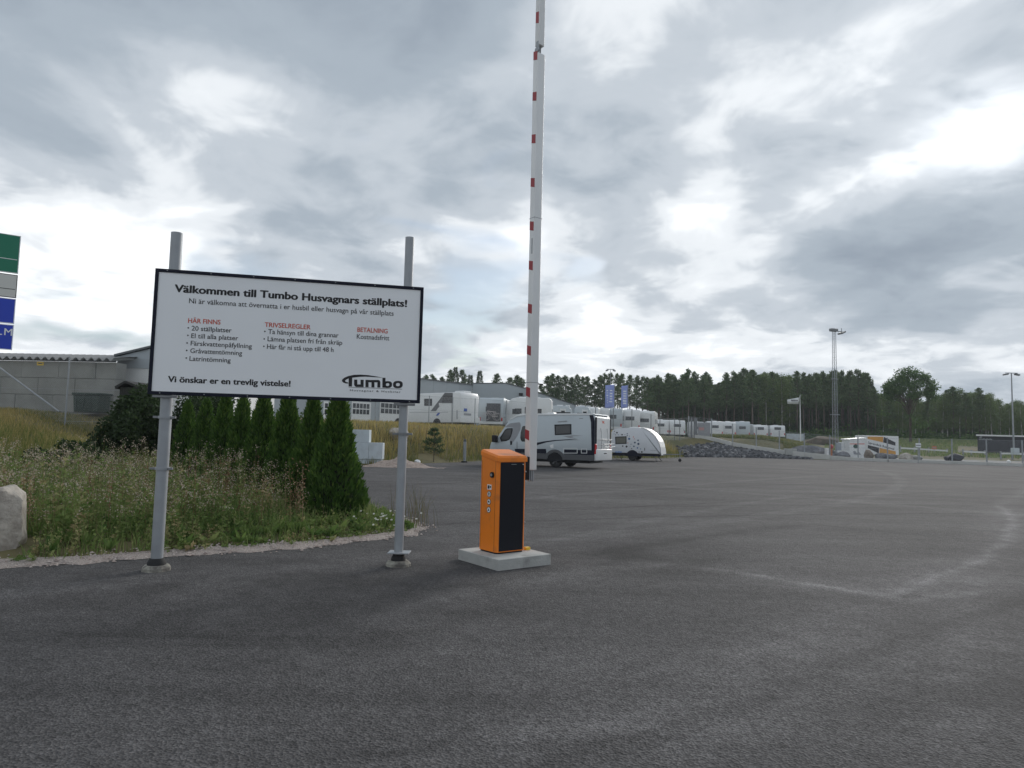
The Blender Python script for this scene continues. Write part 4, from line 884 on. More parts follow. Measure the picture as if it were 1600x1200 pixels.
def near_motorhome():
    hd = Vector((-.885, .465, 0)).normalized(); rz = math.atan2(hd.y, hd.x)
    rw = gz(868.5, 730.5); W = 2.12; hw = W/2; r = .34
    # the left rear wheel stands at local x -1.2, y hw-.14
    lx = -1.2; rot = Matrix.Rotation(rz, 3, 'Z'); loc = rw-rot @ Vector((lx, hw-.14, 0)); loc.z = 0
    t = thing('motorhome', 'silver motorhome with dark swoosh stripes and bike rack parked behind the barrier', 'motorhome', loc, rz); M = matrix(loc, rz)
    def S(px, py): return local(M, px, py, hw)
    xr = S(929, 700)[0]; xn = S(765, 694)[0]; ztop = S(926, 647)[1]; zr = ztop
    zroof = lambda x: zr-.03*(x-xr)/(xn-xr)
    xs = S(803, 652)[0]
    prof = [(xr, .55), (xr-.04, 1.2), (xr, zr-.12), (xr+.12, zr), (xs-.6, zr-.03), (xs-.1, zr-.1), (xs+.25, zr-.28), (xn-.78, 1.86), (xn-.38, 1.32), (xn-.06, 1.12), (xn+.02, .8), (xn-.02, .42), (xr+.2, .42)]
    body = MB().prism(prof, -hw, hw).build('body', rvsilver, t, bevel=.055, seg=3, smooth=True)
    yo = hw+.001
    panel(t, 'roof_edge', [(xr+.16, zr-.05), (xs-.7, zr-.085), (xs-.2, zr-.15), (xs+.2, zr-.33), (xs+.22, zr-.27), (xs-.2, zr-.08), (xs-.7, zr-.015), (xr+.16, zr+.02)], rvwhite, yo-.03, .05, bevel=.01)
    MB().prism([(xr-.02, zr-.03), (xr+.15, zr+.035), (xs-.6, zr+.005), (xs-.1, zr-.07), (xs-.1, zr-.1), (xs-.6, zr-.04), (xr+.15, zr-.01)], -hw+.04, hw-.04).build('roof', rvwhite, t, bevel=.01)
    vx = S(850, 646)[0]; MB().prism([(vx-.22, zr-.01), (vx+.22, zr-.02), (vx+.16, zr+.09), (vx-.16, zr+.1)], -.1, .3).build('roof_vent', rvwhite, t, bevel=.02)
    # lower bands
    wx = lx; ra = .5
    def arch(c, R, x0, x1, z0, z1):
        return [(x0, z0), (x0, z1), (x1, z1), (x1, z0)]+([(c+R*math.cos(a), r+R*math.sin(a)) for a in np.linspace(.12, math.pi-.12, 12)])
    z1, z2, z3 = .40, .66, .90
    panel(t, 'skirt', arch(wx, ra, xr+.02, xn-.9, z1, z2)[0:4] if False else [(xr, z1), (xr, z2), (wx-ra*.95, z2), (wx-ra*.95, z1)], plasticg, yo-.004, .02, bevel=.004)
    panel(t, 'skirt', [(wx+ra*.95, z1), (wx+ra*.95, z2), (xn-1.5, z2), (xn-1.5, z1)], plasticg, yo-.004, .02, bevel=.004)
    panel(t, 'dark_band', [(xr, z2+.002), (xr, z3), (wx-ra*.98, z3-.01), (wx-ra*.9, z2+.002)], navy, yo-.004, .014)
    panel(t, 'dark_band', [(wx+ra*.9, z2+.002), (wx+ra*.98, z3-.01), (xn-1.45, z3-.06), (xn-1.5, z2+.002)], navy, yo-.004, .014)
    ring = [(wx+(ra+.06)*math.cos(a), r+(ra+.04)*math.sin(a)) for a in np.linspace(.1, math.pi-.1, 16)]+[(wx+(ra-.08)*math.cos(a), r+(ra-.09)*math.sin(a)) for a in np.linspace(math.pi-.1, .1, 16)]
    panel(t, 'wheel_arch', ring, plasticg, yo-.006, .035, bevel=.006)
    panel(t, 'wheel_well', [(wx+(ra-.09)*math.cos(a), r+(ra-.1)*math.sin(a)) for a in np.linspace(-.1, math.pi+.1, 20)], black, yo-.002, .004)
    fx = xn-.95; ringf = [(fx+.44*math.cos(a), r+.42*math.sin(a)) for a in np.linspace(0, math.pi, 14)]
    panel(t, 'wheel_well', ringf, black, yo-.002, .004)
    # windows and graphics traced on the side plane
    def tr(pts): return [S(*p) for p in pts]
    panel(t, 'cab_surround', tr([(788.5, 667), (797, 661.5), (812, 659.5), (814, 664), (813, 671), (808, 682), (803, 689), (799, 693.5), (797, 689), (797, 683), (802, 668)]), rvgrey, yo, .006)
    cw = panel(t, 'cab_window', tr([(781, 684), (785, 678), (789, 671.5), (793, 669.2), (801, 668.8), (801, 673), (799, 681), (796, 687), (791, 689.2), (783, 690)]), black, yo+.003, .008)
    panel(cw, 'pane', tr([(784, 684.5), (789, 674), (793, 671), (799.6, 670.5), (798, 680), (794.5, 686), (790, 687.5), (784.6, 687.8)]), glassmid, yo+.0115, .002)
    panel(t, 'cab_door_edge', tr([(807.6, 690), (808.2, 690), (808.2, 706), (807.6, 706)]), black, yo, .004)
    panel(t, 'door_handle', tr([(797, 689.5), (800, 689), (800.3, 694.5), (797.5, 695.5)]), black, yo+.004, .012, bevel=.003)
    mx, mz = S(775, 686); mr = MB().box(mx-.14, mx+.1, yo+.02, yo+.3, mz-.16, mz+.2).build('mirror', black, t, bevel=.05, seg=3, smooth=True)
    panel(t, 'rear_cab_window', tr([(813, 684), (813.5, 676), (816, 667), (818, 665.5), (822, 665.5), (825, 668), (825, 690), (816, 690), (814, 688)]), glass, yo, .01, bevel=.004)
    sw = panel(t, 'side_window', tr([(866.4, 663.4), (892.8, 662.6), (893, 678.8), (867, 680)]), black, yo, .012, bevel=.004)
    panel(sw, 'pane', tr([(868.5, 665.2), (891, 664.5), (891.2, 677), (868.8, 678.2)]), glassmid, yo+.0125, .002)
    panel(t, 'window_lamp', tr([(872, 658.4), (886, 657.2), (886, 658.8), (872, 659.6)]), rvgrey, yo, .02)
    panel(t, 'stripe', tr([(822, 701), (822, 697), (834, 692.5), (850, 689.6), (866, 687.6), (890, 686.3), (906, 687.4), (890, 687.6), (870, 688.8), (855, 691), (842, 694.6), (832, 699), (824, 702.6)]), navy, yo, .003)
    panel(t, 'stripe', tr([(880, 681.6), (896, 680.2), (911, 680.6), (897, 681.6), (892, 682.8), (904, 686.6), (890, 684.2)]), rvgrey, yo, .003)
    panel(t, 'filler_cap', tr([(859, 696), (864.5, 694), (865, 700), (861, 700.5)]), white, yo, .012)
    for (a, b, c, d) in ((880.5, 700, 902.5, 707.5), (908, 701, 917.5, 707.5)):
        for q in ([(a, b), (c, b), (c, b+.9), (a, b+.9)], [(a, d), (c, d), (c, d+.9), (a, d+.9)], [(a, b), (a+.9, b), (a+.9, d), (a, d)], [(c-.9, b), (c, b), (c, d), (c-.9, d)]): panel(t, 'hatch_trim', tr(q), rvwhite, yo+.013, .004)
    panel(t, 'pillar', tr([(921, 648.5), (927, 648.5), (929.5, 658), (929.5, 706), (924.5, 706), (923.5, 660)]), navy, yo-.002, .012, bevel=.003)
    panel(t, 'logo', tr([(913.5, 653), (919, 652.6), (917, 654.6), (914.5, 655)]) if False else tr([(905, 653.5), (911, 653), (911, 654.2), (905, 654.6)]), rvgrey, yo, .003)
    # rear: traced on the plane x = xr-.04
    xb = xr-.05
    def B(px, py): return localx(M, px, py, xb)
    def rear(name, pts, m, x0=0.0, th=.012, par=t, bevel=0.0): return MB().prism([B(*p) for p in pts], xb-x0-th, xb-x0, 'x').build(name, m, par, bevel=bevel)
    MB().box(xb, xb+.03, -hw+.06, hw-.06, .95, zr-.16).build('rear_panel', rvwhite, t, bevel=.01)
    for s_ in (-1, 1):
        MB().box(xb-.012, xb+.05, s_*(hw-.08)-.075, s_*(hw-.08)+.075, 1.2, zr-.14).build('rear_pillar', navy, t, bevel=.03)
        MB().box(xb-.02, xb+.08, s_*(hw-.075)-.08, s_*(hw-.075)+.08, .72, 1.2).build('tail_light', taillight, t, bevel=.025)
    bp = MB().box(xb-.1, xb+.12, -hw+.02, hw-.02, .40, .95).build('rear_bumper', rvwhite, t, bevel=.05, seg=3, smooth=True)
    MB().box(xb-.106, xb-.098, -.27, .27, .68, .8).build('number_plate', signface, bp); MB().box(xb-.109, xb-.1045, -.2, .2, .715, .765).build('plate_characters', ink, bp)
    MB().prism([(-.12, zr-.32), (.3, zr-.29), (.12, zr-.36), (.28, zr-.40), (-.2, zr-.42), (0, zr-.37)], xb-.004, xb+.001, 'x').build('rear_logo', redink, t)
    rk = MB()
    for y in (-.45, .45):
        rk.tube([(xb-.02, y, 1.95), (xb-.06, y, 1.7), (xb-.07, y, .98)], .014, 6)
    for z, dx in ((1.02, .26), (1.16, .2), (1.38, .1)):
        for k in range(2): rk.tube([(xb-.07-dx*(k+1)/2, -.75, z+k*.05), (xb-.07-dx*(k+1)/2, .75, z+k*.05)], .016, 6)
        for y in (-.45, .45): rk.tube([(xb-.06, y, z), (xb-.07-dx, y, z+.05)], .012, 6)
    rk.build('bike_rack', galv, t, smooth=True)
    # underbody, wheels
    MB().box(xr+.3, xn-.4, -hw+.15, hw-.15, .26, .45).build('underbody', black, t)
    for y in (hw-.14, -hw+.14):
        wheel(t, lx, y, r, side=1 if y > 0 else -1); wheel(t, fx, y, r, side=1 if y > 0 else -1)
    # windscreen
    a, b = (xs+.42, zr-.42), (xn-.46, 1.42); n = Vector((b[1]-a[1], -(b[0]-a[0]))).normalized(); n = -n if n.x < 0 else n
    MB().prism([a, b, (b[0]+n.x*.03, b[1]+n.y*.03), (a[0]+n.x*.03, a[1]+n.y*.03)], -hw+.16, hw-.16).build('windscreen', glass, t, bevel=.01)
    return t
near_motorhome()

# ------------------------------------------------------------------ dotted caravan
def dotted_caravan():
    hd = Vector((.93, -.37, 0)).normalized(); rz = math.atan2(hd.y, hd.x); W = 2.0; hw = W/2; r = .3
    rw = gz(988, 719.8); rot = Matrix.Rotation(rz, 3, 'Z'); lx = 0.0
    loc = rw-rot @ Vector((lx, -hw+.1, 0)); loc.z = 0
    t = thing('dotted_caravan', 'small rounded white caravan with blue dots on its side', 'caravan', loc, rz); M = matrix(loc, rz)
    S = lambda px, py: local(M, px, py, -hw)
    xr = S(955, 700)[0]; prof = [S(x, y) for x, y in ((1032.5, 711), (1031, 700), (1028.5, 691), (1023, 682), (1016, 675.5), (1009, 671), (1001, 669), (985, 668.6), (964, 669.2), (958, 671.5))]
    zb = .52; prof = [(prof[0][0], zb)]+prof+[(xr, 1.9), (xr-.03, 1.0), (xr+.02, zb)]
    MB().prism(prof, -hw, hw).build('body', mat('caravan_pale_grey', (.62, .64, .67), .35, var=.03), t, bevel=.02, seg=2, smooth=True)
    # ribbed white front skin wraps the curve
    fr = [S(x, y) for x, y in ((1033.2, 712), (1031.8, 700), (1029.2, 690.5), (1023.5, 681.2), (1016.4, 674.8), (1009, 670.3), (1001, 668.3))]
    for k, (a, b) in enumerate(zip(fr[:-1], fr[1:])):
        dx, dz = b[0]-a[0], b[1]-a[1]; l = math.hypot(dx, dz); n = (dz/l, -dx/l)
        g = .012
        a2 = (a[0]+dx/l*g, a[1]+dz/l*g); b2 = (b[0]-dx/l*g, b[1]-dz/l*g)
        MB().prism([a2, b2, (b2[0]+n[0]*.03, b2[1]+n[1]*.03), (a2[0]+n[0]*.03, a2[1]+n[1]*.03)], -hw+.0, hw-.0).build('front_panel', white, t, bevel=.008)
    yo = -hw
    def P(name, pts, m, d0=0.0, th=.008, par=t, bev=0.0): return MB().prism([S(*p) for p in pts], yo-d0-th, yo-d0+.001).build(name, m, par, bevel=bev)
    w = P('side_window', [(961.2, 682.3), (979, 681.6), (979, 693.4), (961.6, 694)], black, 0, .012, bev=.004)
    P('pane', [(962.6, 683.6), (977.8, 683), (977.8, 692.2), (962.9, 692.8)], mat('smoked_pane', (.12, .12, .1), .2), .012, .002, w)
    P('lower_band', [(955, 709.6), (1032, 711), (1032, 713.4), (955, 711.6)], navy, 0, .01)
    c = S(988, 714); P2 = [(c[0]+.42*math.cos(a), r+.42*math.sin(a)) for a in np.linspace(0, math.pi, 16)]
    MB().prism(P2, yo-.02, yo+.02).build('wheel_arch', navy, t, bevel=.006)
    dk = mat('dot_blue', (.02, .05, .12), .4); db = mat('dot_light_blue', (.03, .12, .28), .4)
    for i, (x, y, rr, mm) in enumerate(((964, 676, 1.3, ink), (972, 679.2, 1.2, ink), (983, 685.6, 1.7, db), (992, 691.5, 1.4, dk), (997.5, 693.6, 1.7, dk), (997, 688, 1.2, dk), (979, 697.8, 1.6, ink), (973, 697, 1.1, ink), (990.5, 697.4, 1.2, dk), (996, 699.8, 1.2, db), (1002.8, 706.2, 1.3, ink),
                                       (1001, 701.5, .8, db), (987, 700.8, .8, ink), (960, 674, .7, ink), (962, 679.4, .7, ink), (966, 679.3, .6, db), (976.5, 679.3, .6, ink), (980, 677.8, .9, dk), (980, 680.6, .9, dk), (983.4, 681.4, .6, ink), (989.6, 682.7, .8, redink), (991.2, 685.6, .7, redink), (981, 692, .7, redink), (986, 694, .7, dk), (984.6, 697.8, .5, dk), (998.6, 706.4, .8, dk), (959.4, 678, .6, db))):
        q = [S(x+rr*math.cos(a), y+rr*math.sin(a)) for a in np.arange(0, 6.28, .5236)]; MB().prism(q, yo-.003, yo+.001).build('dot', mm, t)
    P('door_seam', [(1006.8, 700), (1007.8, 700), (1007.8, 704), (1006.8, 704)], ink)
    P('hatch_rim', [(1016, 703.2), (1026, 703.6), (1026, 704.2), (1016, 703.8)], rvgrey)
    a, b = S(960.8, 707.3), S(971.5, 707.3)
    text('lettering', 'ADRIA', mat('print_blue', (.03, .2, .55), .5), t, (a[0], yo-.004, a[1]), (1, 0, 0), (0, 0, 1), width=b[0]-a[0], cap=.12, bold=.02, shear=.2)
    v = S(990, 668)[0]; MB().box(v-.4, v+.25, -.3, .3, S(990, 668)[1]-.06, S(990, 668)[1]+.05).build('roof_hatch', white, t, bevel=.02)
    MB().box(xr+.1, prof[0][0]-.05, -hw+.1, hw-.1, .38, .53).build('chassis', black, t)
    for y in (-hw+.1, hw-.1): wheel(t, lx, y, r, .17, -1 if y < 0 else 1, False)
    xf = prof[0][0]; xh = S(1060, 715)[0]
    b = MB(); b.tube([(xf-.3, -.5, .46), (xh, 0, .5)], .035, 6); b.tube([(xf-.3, .5, .46), (xh, 0, .5)], .035, 6); b.tube([(xh-.1, 0, .5), (xh+.3, 0, .55)], .03, 6); b.build('drawbar', galvdark, t)
    MB().box(xh+.24, xh+.42, -.05, .05, .5, .62).build('coupling', black, t, bevel=.02)
    j = MB(); j.tube([(xh-.05, .08, .12), (xh-.05, .08, .75)], .025, 6); j.build('jockey_stand', galv, t); MB().lathe([(.04, -.03), (.11, -.025), (.11, .025), (.04, .03)], 14, 'y', c=(xh-.05, .08, .11)).build('jockey_wheel', rubber, t)
    for x in (xf-.35, xr+.25):
        for y in (-.8, .8): MB().tube([(x-.2, y, .42), (x+.12, y, .0)], .022, 5).build('corner_steady', galvdark, t)
dotted_caravan()

# ------------------------------------------------------------------ motorhomes and caravans standing in the yard
def yard_rv(name, cat, label, px, d, ybot, rz, L, Wd, Hh, style, flip=1, paint=None, group=None):
    """origin: the corner nearest the photo's viewer at pixel px, depth d. local x along the long side, y to the back"""
    p = atY(px, ybot, d); z0 = Hs(p.x, p.y); 
    t = thing(name, label, cat, (p.x, p.y, z0), rz, group); body_m = paint or rvwhite
    if style == 'alcove': prof = [(0, .45), (-.03, 1.6), (0, Hh-.25), (.2, Hh), (L-1.5, Hh), (L-.35, Hh-.06), (L-.15, Hh-.45), (L-.25, Hh-.85), (L-.75, 1.75), (L-.15, 1.25), (L, 1.0), (L+.02, .5), (L-.1, .4)]
    elif style == 'integrated': prof = [(0, .45), (-.03, 1.6), (0, Hh-.2), (.18, Hh), (L-1.2, Hh), (L-.7, Hh-.12), (L-.35, Hh-.6), (L-.12, 1.5), (L, 1.1), (L+.02, .5), (L-.1, .4)]
    else: prof = [(0, .45), (.0, 1.6), (.1, Hh-.35), (.3, Hh-.06), (.6, Hh), (L-.9, Hh), (L-.45, Hh-.12), (L-.2, Hh-.5), (L-.05, 1.5), (L, .9), (L-.05, .42)]
    if flip < 0: prof = [(L-x, z) for x, z in prof][::-1]
    FX = (lambda x: x) if flip > 0 else (lambda x: L-x)
    MB().prism(prof, 0, Wd).build('body', body_m, t, bevel=.07, seg=3, smooth=True)
    def pan(nm, x0, x1, z0_, z1, m, th=.015, bev=.004):
        a, b = sorted((FX(x0), FX(x1))); return MB().box(a, b, -th, .004, z0_, z1).build(nm, m, t, bevel=bev)
    pan('skirt', .1, L-.2, .42, .62, rvgrey, .012)
    for f, w_, z0_, z1 in ((.2, .8, 1.45, 1.95), (.62, .6, 1.5, 1.95)):
        wn = pan('window', L*f, L*f+w_, z0_, z1, black, .02); a, b = sorted((FX(L*f+.06), FX(L*f+w_-.06))); MB().box(a, b, -.024, -.018, z0_+.06, z1-.06).build('pane', glassmid, wn)
    dr = pan('door', L*.44, L*.44+.6, .6, 2.3, rvwhite, .012); a, b = sorted((FX(L*.44+.12), FX(L*.44+.48))); MB().box(a, b, -.02, -.011, 1.5, 2.1).build('pane', glass, dr)
    pan('stripe', .2, L*.4, 1.05, 1.14, rvgrey, .008, 0)
    MB().box(L*.3, L*.3+.6, Wd*.35, Wd*.65, Hh-.03, Hh+.11).build('roof_vent', rvwhite, t, bevel=.03); MB().box(L*.65, L*.65+.45, Wd*.35, Wd*.65, Hh-.03, Hh+.09).build('roof_vent', rvwhite, t, bevel=.03)
    # end face (x = 0 side as flipped)
    ex = FX(0); sg = -1 if flip > 0 else 1
    a, b = sorted((ex+sg*.035, ex+sg*.015)); wn = MB().box(a, b, Wd*.28, Wd*.72, 1.58, 2.0).build('end_window', mat('grey_glass', (.07, .08, .09), .15), t, bevel=.004)  # even grey glass colour, paler than the side panes
    for y in (.12, Wd-.12):
        a, b = sorted((ex+sg*.05, ex+sg*.0)); MB().box(a, b, y-.07, y+.07, .75, 1.05).build('tail_light', taillight, t, bevel=.02)
    a, b = sorted((ex+sg*.09, ex-sg*.1)); MB().box(a, b, .05, Wd-.05, .45, .72).build('bumper', rvwhite, t, bevel=.04)
    xs_ = (L*.24, L*.83) if style != 'caravan' else (L*.5,)
    for x in xs_:
        for y in (.1, Wd-.1): wheel(t, FX(x), y, .33, .2, -1 if y < 1 else 1, False)
    if style == 'caravan': MB().tube([(FX(L-.2), Wd/2, .5), (FX(L+1.2), Wd/2, .52)], .05, 6).build('drawbar', galvdark, t)
    elif style == 'alcove': MB().prism([(FX(L-.72), 1.85), (FX(L-.2), 1.36), (FX(L-.17), 1.4), (FX(L-.69), 1.9)], .2, Wd-.2).build('windscreen', glass, t)
    else: MB().prism([(FX(L-.55), Hh-.32), (FX(L-.1), 1.55), (FX(L-.06), 1.57), (FX(L-.51), Hh-.3)], .15, Wd-.15).build('windscreen', glass, t)
    if style != 'caravan':
        dw = pan('cab_window', L-1.45, L-.8, 1.45, 1.9, glass, .02)
    return t
# the large one behind the board: grey diagonal band, blue marks; we see its side and rear
def blue_mark_motorhome():
    hd = Vector((-.80, .60, 0)); rz = math.atan2(hd.y, hd.x)+math.pi      # local x points to its rear
    d = 55.0; p = atY(719, 662, d); L, Wd = 6.9, 2.3
    rot = Matrix.Rotation(rz, 3, 'Z'); loc = p-rot @ Vector((L, 0, 0)); loc.z = Hs(p.x, p.y)
    t = thing('motorhome', 'white motorhome with grey diagonal band and blue marks behind the grass bank', 'motorhome', loc, rz); M = matrix(loc, rz)
    S = lambda px, py: local(M, px, py, 0); Hh = S(719, 612.5)[1]; zb = .45
    prof = [(L, zb), (L+.02, Hh-.3), (L-.15, Hh), (1.0, Hh-.05), (.45, Hh-.3), (.1, Hh-1.1), (-.1, 1.25), (-.2, .9), (-.15, .4), (.3, .38)]
    MB().prism(prof, 0, Wd).build('body', rvwhite, t, bevel=.07, seg=3, smooth=True)
    def P(nm, pts, m, d0=0., th=.012, par=t): return MB().prism([S(*q) for q in pts], -d0-th, -d0+.002).build(nm, m, par)
    P('diagonal_band', [(673, 642.5), (681, 642.5), (690, 630), (707.5, 630), (707.5, 613.8), (695, 613.8)], mat('band_grey', (.13, .135, .145), .45))
    w = P('window', [(690.5, 629), (707, 629), (707, 618), (693, 618)], glass, .012, .004)
    w2 = P('window', [(663, 623), (675, 623), (675, 634), (663, 634)], black); P('pane', [(664.5, 624.5), (673.5, 624.5), (673.5, 632.5), (664.5, 632.5)], glass, .012, .003, w2)
    P('blue_mark', [(681, 649.5), (684.5, 649.5), (688, 645), (684.5, 645)], mat('mark_blue', (.02, .09, .4), .4))
    P('waist_line', [(640, 643.8), (700, 643.8), (700, 644.5), (640, 644.5)], rvgrey, 0, .006); P('door_seam', [(705.2, 614), (706, 614), (706, 659), (705.2, 659)], rvgrey, 0, .006)
    P('lock', [(713.4, 641), (715, 641), (715, 655), (713.4, 655)], rvgrey, 0, .01); P('hatch', [(686, 629.6), (690.8, 629.6), (690.8, 634), (686, 634)], white, .012, .006)
    def Rr(nm, px0, py0, px1, py1, m, th=.02):
        a = localx(M, px0, py0, L+.02); b = localx(M, px1, py1, L+.02); y0, y1 = sorted((a[0], b[0])); z0, z1 = sorted((a[1], b[1])); return MB().box(L, L+.02+th, y0, y1, z0, z1).build(nm, m, t, bevel=.004)
    Rr('blue_mark', 725, 638, 729.5, 643, mat('mark_blue', (.02, .09, .4), .4)); Rr('grey_mark', 725, 645.5, 736, 649.5, rvgrey); Rr('rear_bumper', 719, 651, 748, 661, rvwhite, .12)
    MB().box(L-1.3, L-.3, Wd*.3, Wd*.7, Hh-.02, Hh+.16).build('roof_vent', rvwhite, t, bevel=.05)
    MB().box(.3, L-.2, .1, Wd-.1, .28, .48).build('underbody', black, t)
    for px in (682.5, 622): 
        x = S(px, 658)[0]
        MB().prism([(x+.44*math.cos(a), .34+.44*math.sin(a)) for a in np.linspace(0, math.pi, 14)], -.004, .003).build('wheel_well', black, t)
        for y in (.1, Wd-.1): wheel(t, x, y, .34, .2, -1 if y < 1 else 1, False)
blue_mark_motorhome()
def bike(parent, x, z, y):
    b = MB()
    for cx in (-.5, .5):
        b.tube([(x, y+cx+.32*math.cos(a), z+.33+.32*math.sin(a)) for a in np.linspace(0, 6.28, 15)], .014, 5)
    for q in (((-.5, .33), (-.15, .33)), ((-.15, .33), (-.28, .8)), ((-.28, .75), (.3, .8)), ((-.15, .33), (.3, .8)), ((.3, .9), (.5, .33)), ((-.5, .33), (-.27, .75))): b.tube([(x, y+q[0][0], z+q[0][1]), (x, y+q[1][0], z+q[1][1])], .017, 5)
    return b.build('bicycle', mat('bike_light', (.55, .5, .5), .4), parent)
aw = math.atan2(-.60, .80)
LB = 'yard vehicles'
v = yard_rv('motorhome', 'motorhome', 'grey motorhome with bicycles on its rear rack beside the diagonal-band motorhome', 786, 60, 664, rad(82), 6.5, 2.2, 2.8, 'alcove', 1, rvsilver)
MB().box(-.1, -.06, .25, 1.5, .7, 2.3).build('rack_frame', plasticg, v); bk = bike(v, -.22, .8, .95); bk2 = bike(v, -.38, .77, 1.05)
R0 = [  # label, px of the near corner, depth, rz, L, W, H, style, flip, paint
    ('white integrated motorhome right behind the barrier boom', 786, 61.5, -.12, 4.3, 2.3, 2.95, 'integrated', -1, None),
    ('light grey caravan with long dark window above the silver motorhome roof', 857, 68, -.1, 2.5, 2.2, 2.6, 'caravan', 1, rvsilver),
    ('grey caravan with roof hatch above the silver motorhome roof', 895, 69, -.1, 2.0, 2.2, 2.65, 'caravan', 1, rvsilver),
    ('white caravan above the rear of the silver motorhome', 934, 70, rad(76), 5.6, 2.2, 2.62, 'caravan', 1, None),
    ('narrow white motorhome just left of the left blue banner', 951, 72, rad(78), 5.5, 2.1, 2.65, 'alcove', 1, None),
    ('pale motorhome directly below the left blue banner', 972, 73, rad(76), 5.5, 2.2, 2.7, 'integrated', 1, rvsilver),
    ('white motorhome with square window below the right blue banner', 1000, 74.5, rad(80), 5.6, 2.2, 2.75, 'alcove', 1, None),
    ('white motorhome right of the blue banners, last of the near group', 1022.5, 77, rad(74), 5.6, 2.2, 2.85, 'integrated', 1, None),
    ('low white caravan above the dotted caravan front, left of two', 1045, 98, rad(80), 5.4, 2.25, 2.55, 'caravan', 1, None),
    ('low white caravan above the dotted caravan front, right of two', 1071, 99, rad(84), 5.2, 2.3, 2.55, 'caravan', 1, None),
    ('white caravan just right of the grey gate panel', 1130, 101, rad(78), 5.2, 2.3, 2.6, 'caravan', 1, None),
    ('pale caravan with dark end window in middle of kerb row', 1150, 103, rad(76), 5.4, 2.2, 2.65, 'caravan', 1, None),
    ('silver caravan with dark end window in kerb row', 1172, 104, rad(74), 5.6, 2.2, 2.75, 'caravan', 1, rvsilver),
    ('white caravan right of the silver one in kerb row', 1200, 108, rad(80), 5.2, 2.2, 2.35, 'caravan', 1, None),
    ('white caravan roof in the back row left of the gate', 1060, 112, rad(80), 5.2, 2.2, 2.9, 'caravan', 1, None),
    ('white caravan roof behind the grey gate panel', 1100, 113, rad(82), 5.2, 2.2, 2.8, 'caravan', 1, None),
    ('white caravan tucked behind the first two right of the gate', 1142, 114, rad(82), 5.2, 2.2, 2.85, 'caravan', 1, None),
    ('silver caravan peeking out behind the silver one in kerb row', 1187, 116, rad(80), 5.2, 2.2, 2.6, 'caravan', 1, rvsilver),
    ('white caravan in the gap before the last caravan', 1212, 118, rad(80), 5.2, 2.2, 2.4, 'caravan', 1, None),
    ('white caravan roof above the small dotted caravan, farther back', 1012, 92, rad(80), 5.2, 2.2, 2.7, 'caravan', 1, None),
    ('white motorhome roof between banners, farther back', 963, 86, rad(80), 5.2, 2.2, 3.1, 'integrated', 1, None),
    ('last white caravan at the right end of the row', 1227, 110, rad(78), 5.2, 2.3, 2.3, 'caravan', 1, None)]
for (lb, px, d, rz, L, Wd, Hh, st, fl, pt) in R0:
    yard_rv('caravan' if st == 'caravan' else 'motorhome', 'caravan' if st == 'caravan' else 'motorhome', lb, px, d, 675, rz, L, Wd, Hh, st, fl, pt)

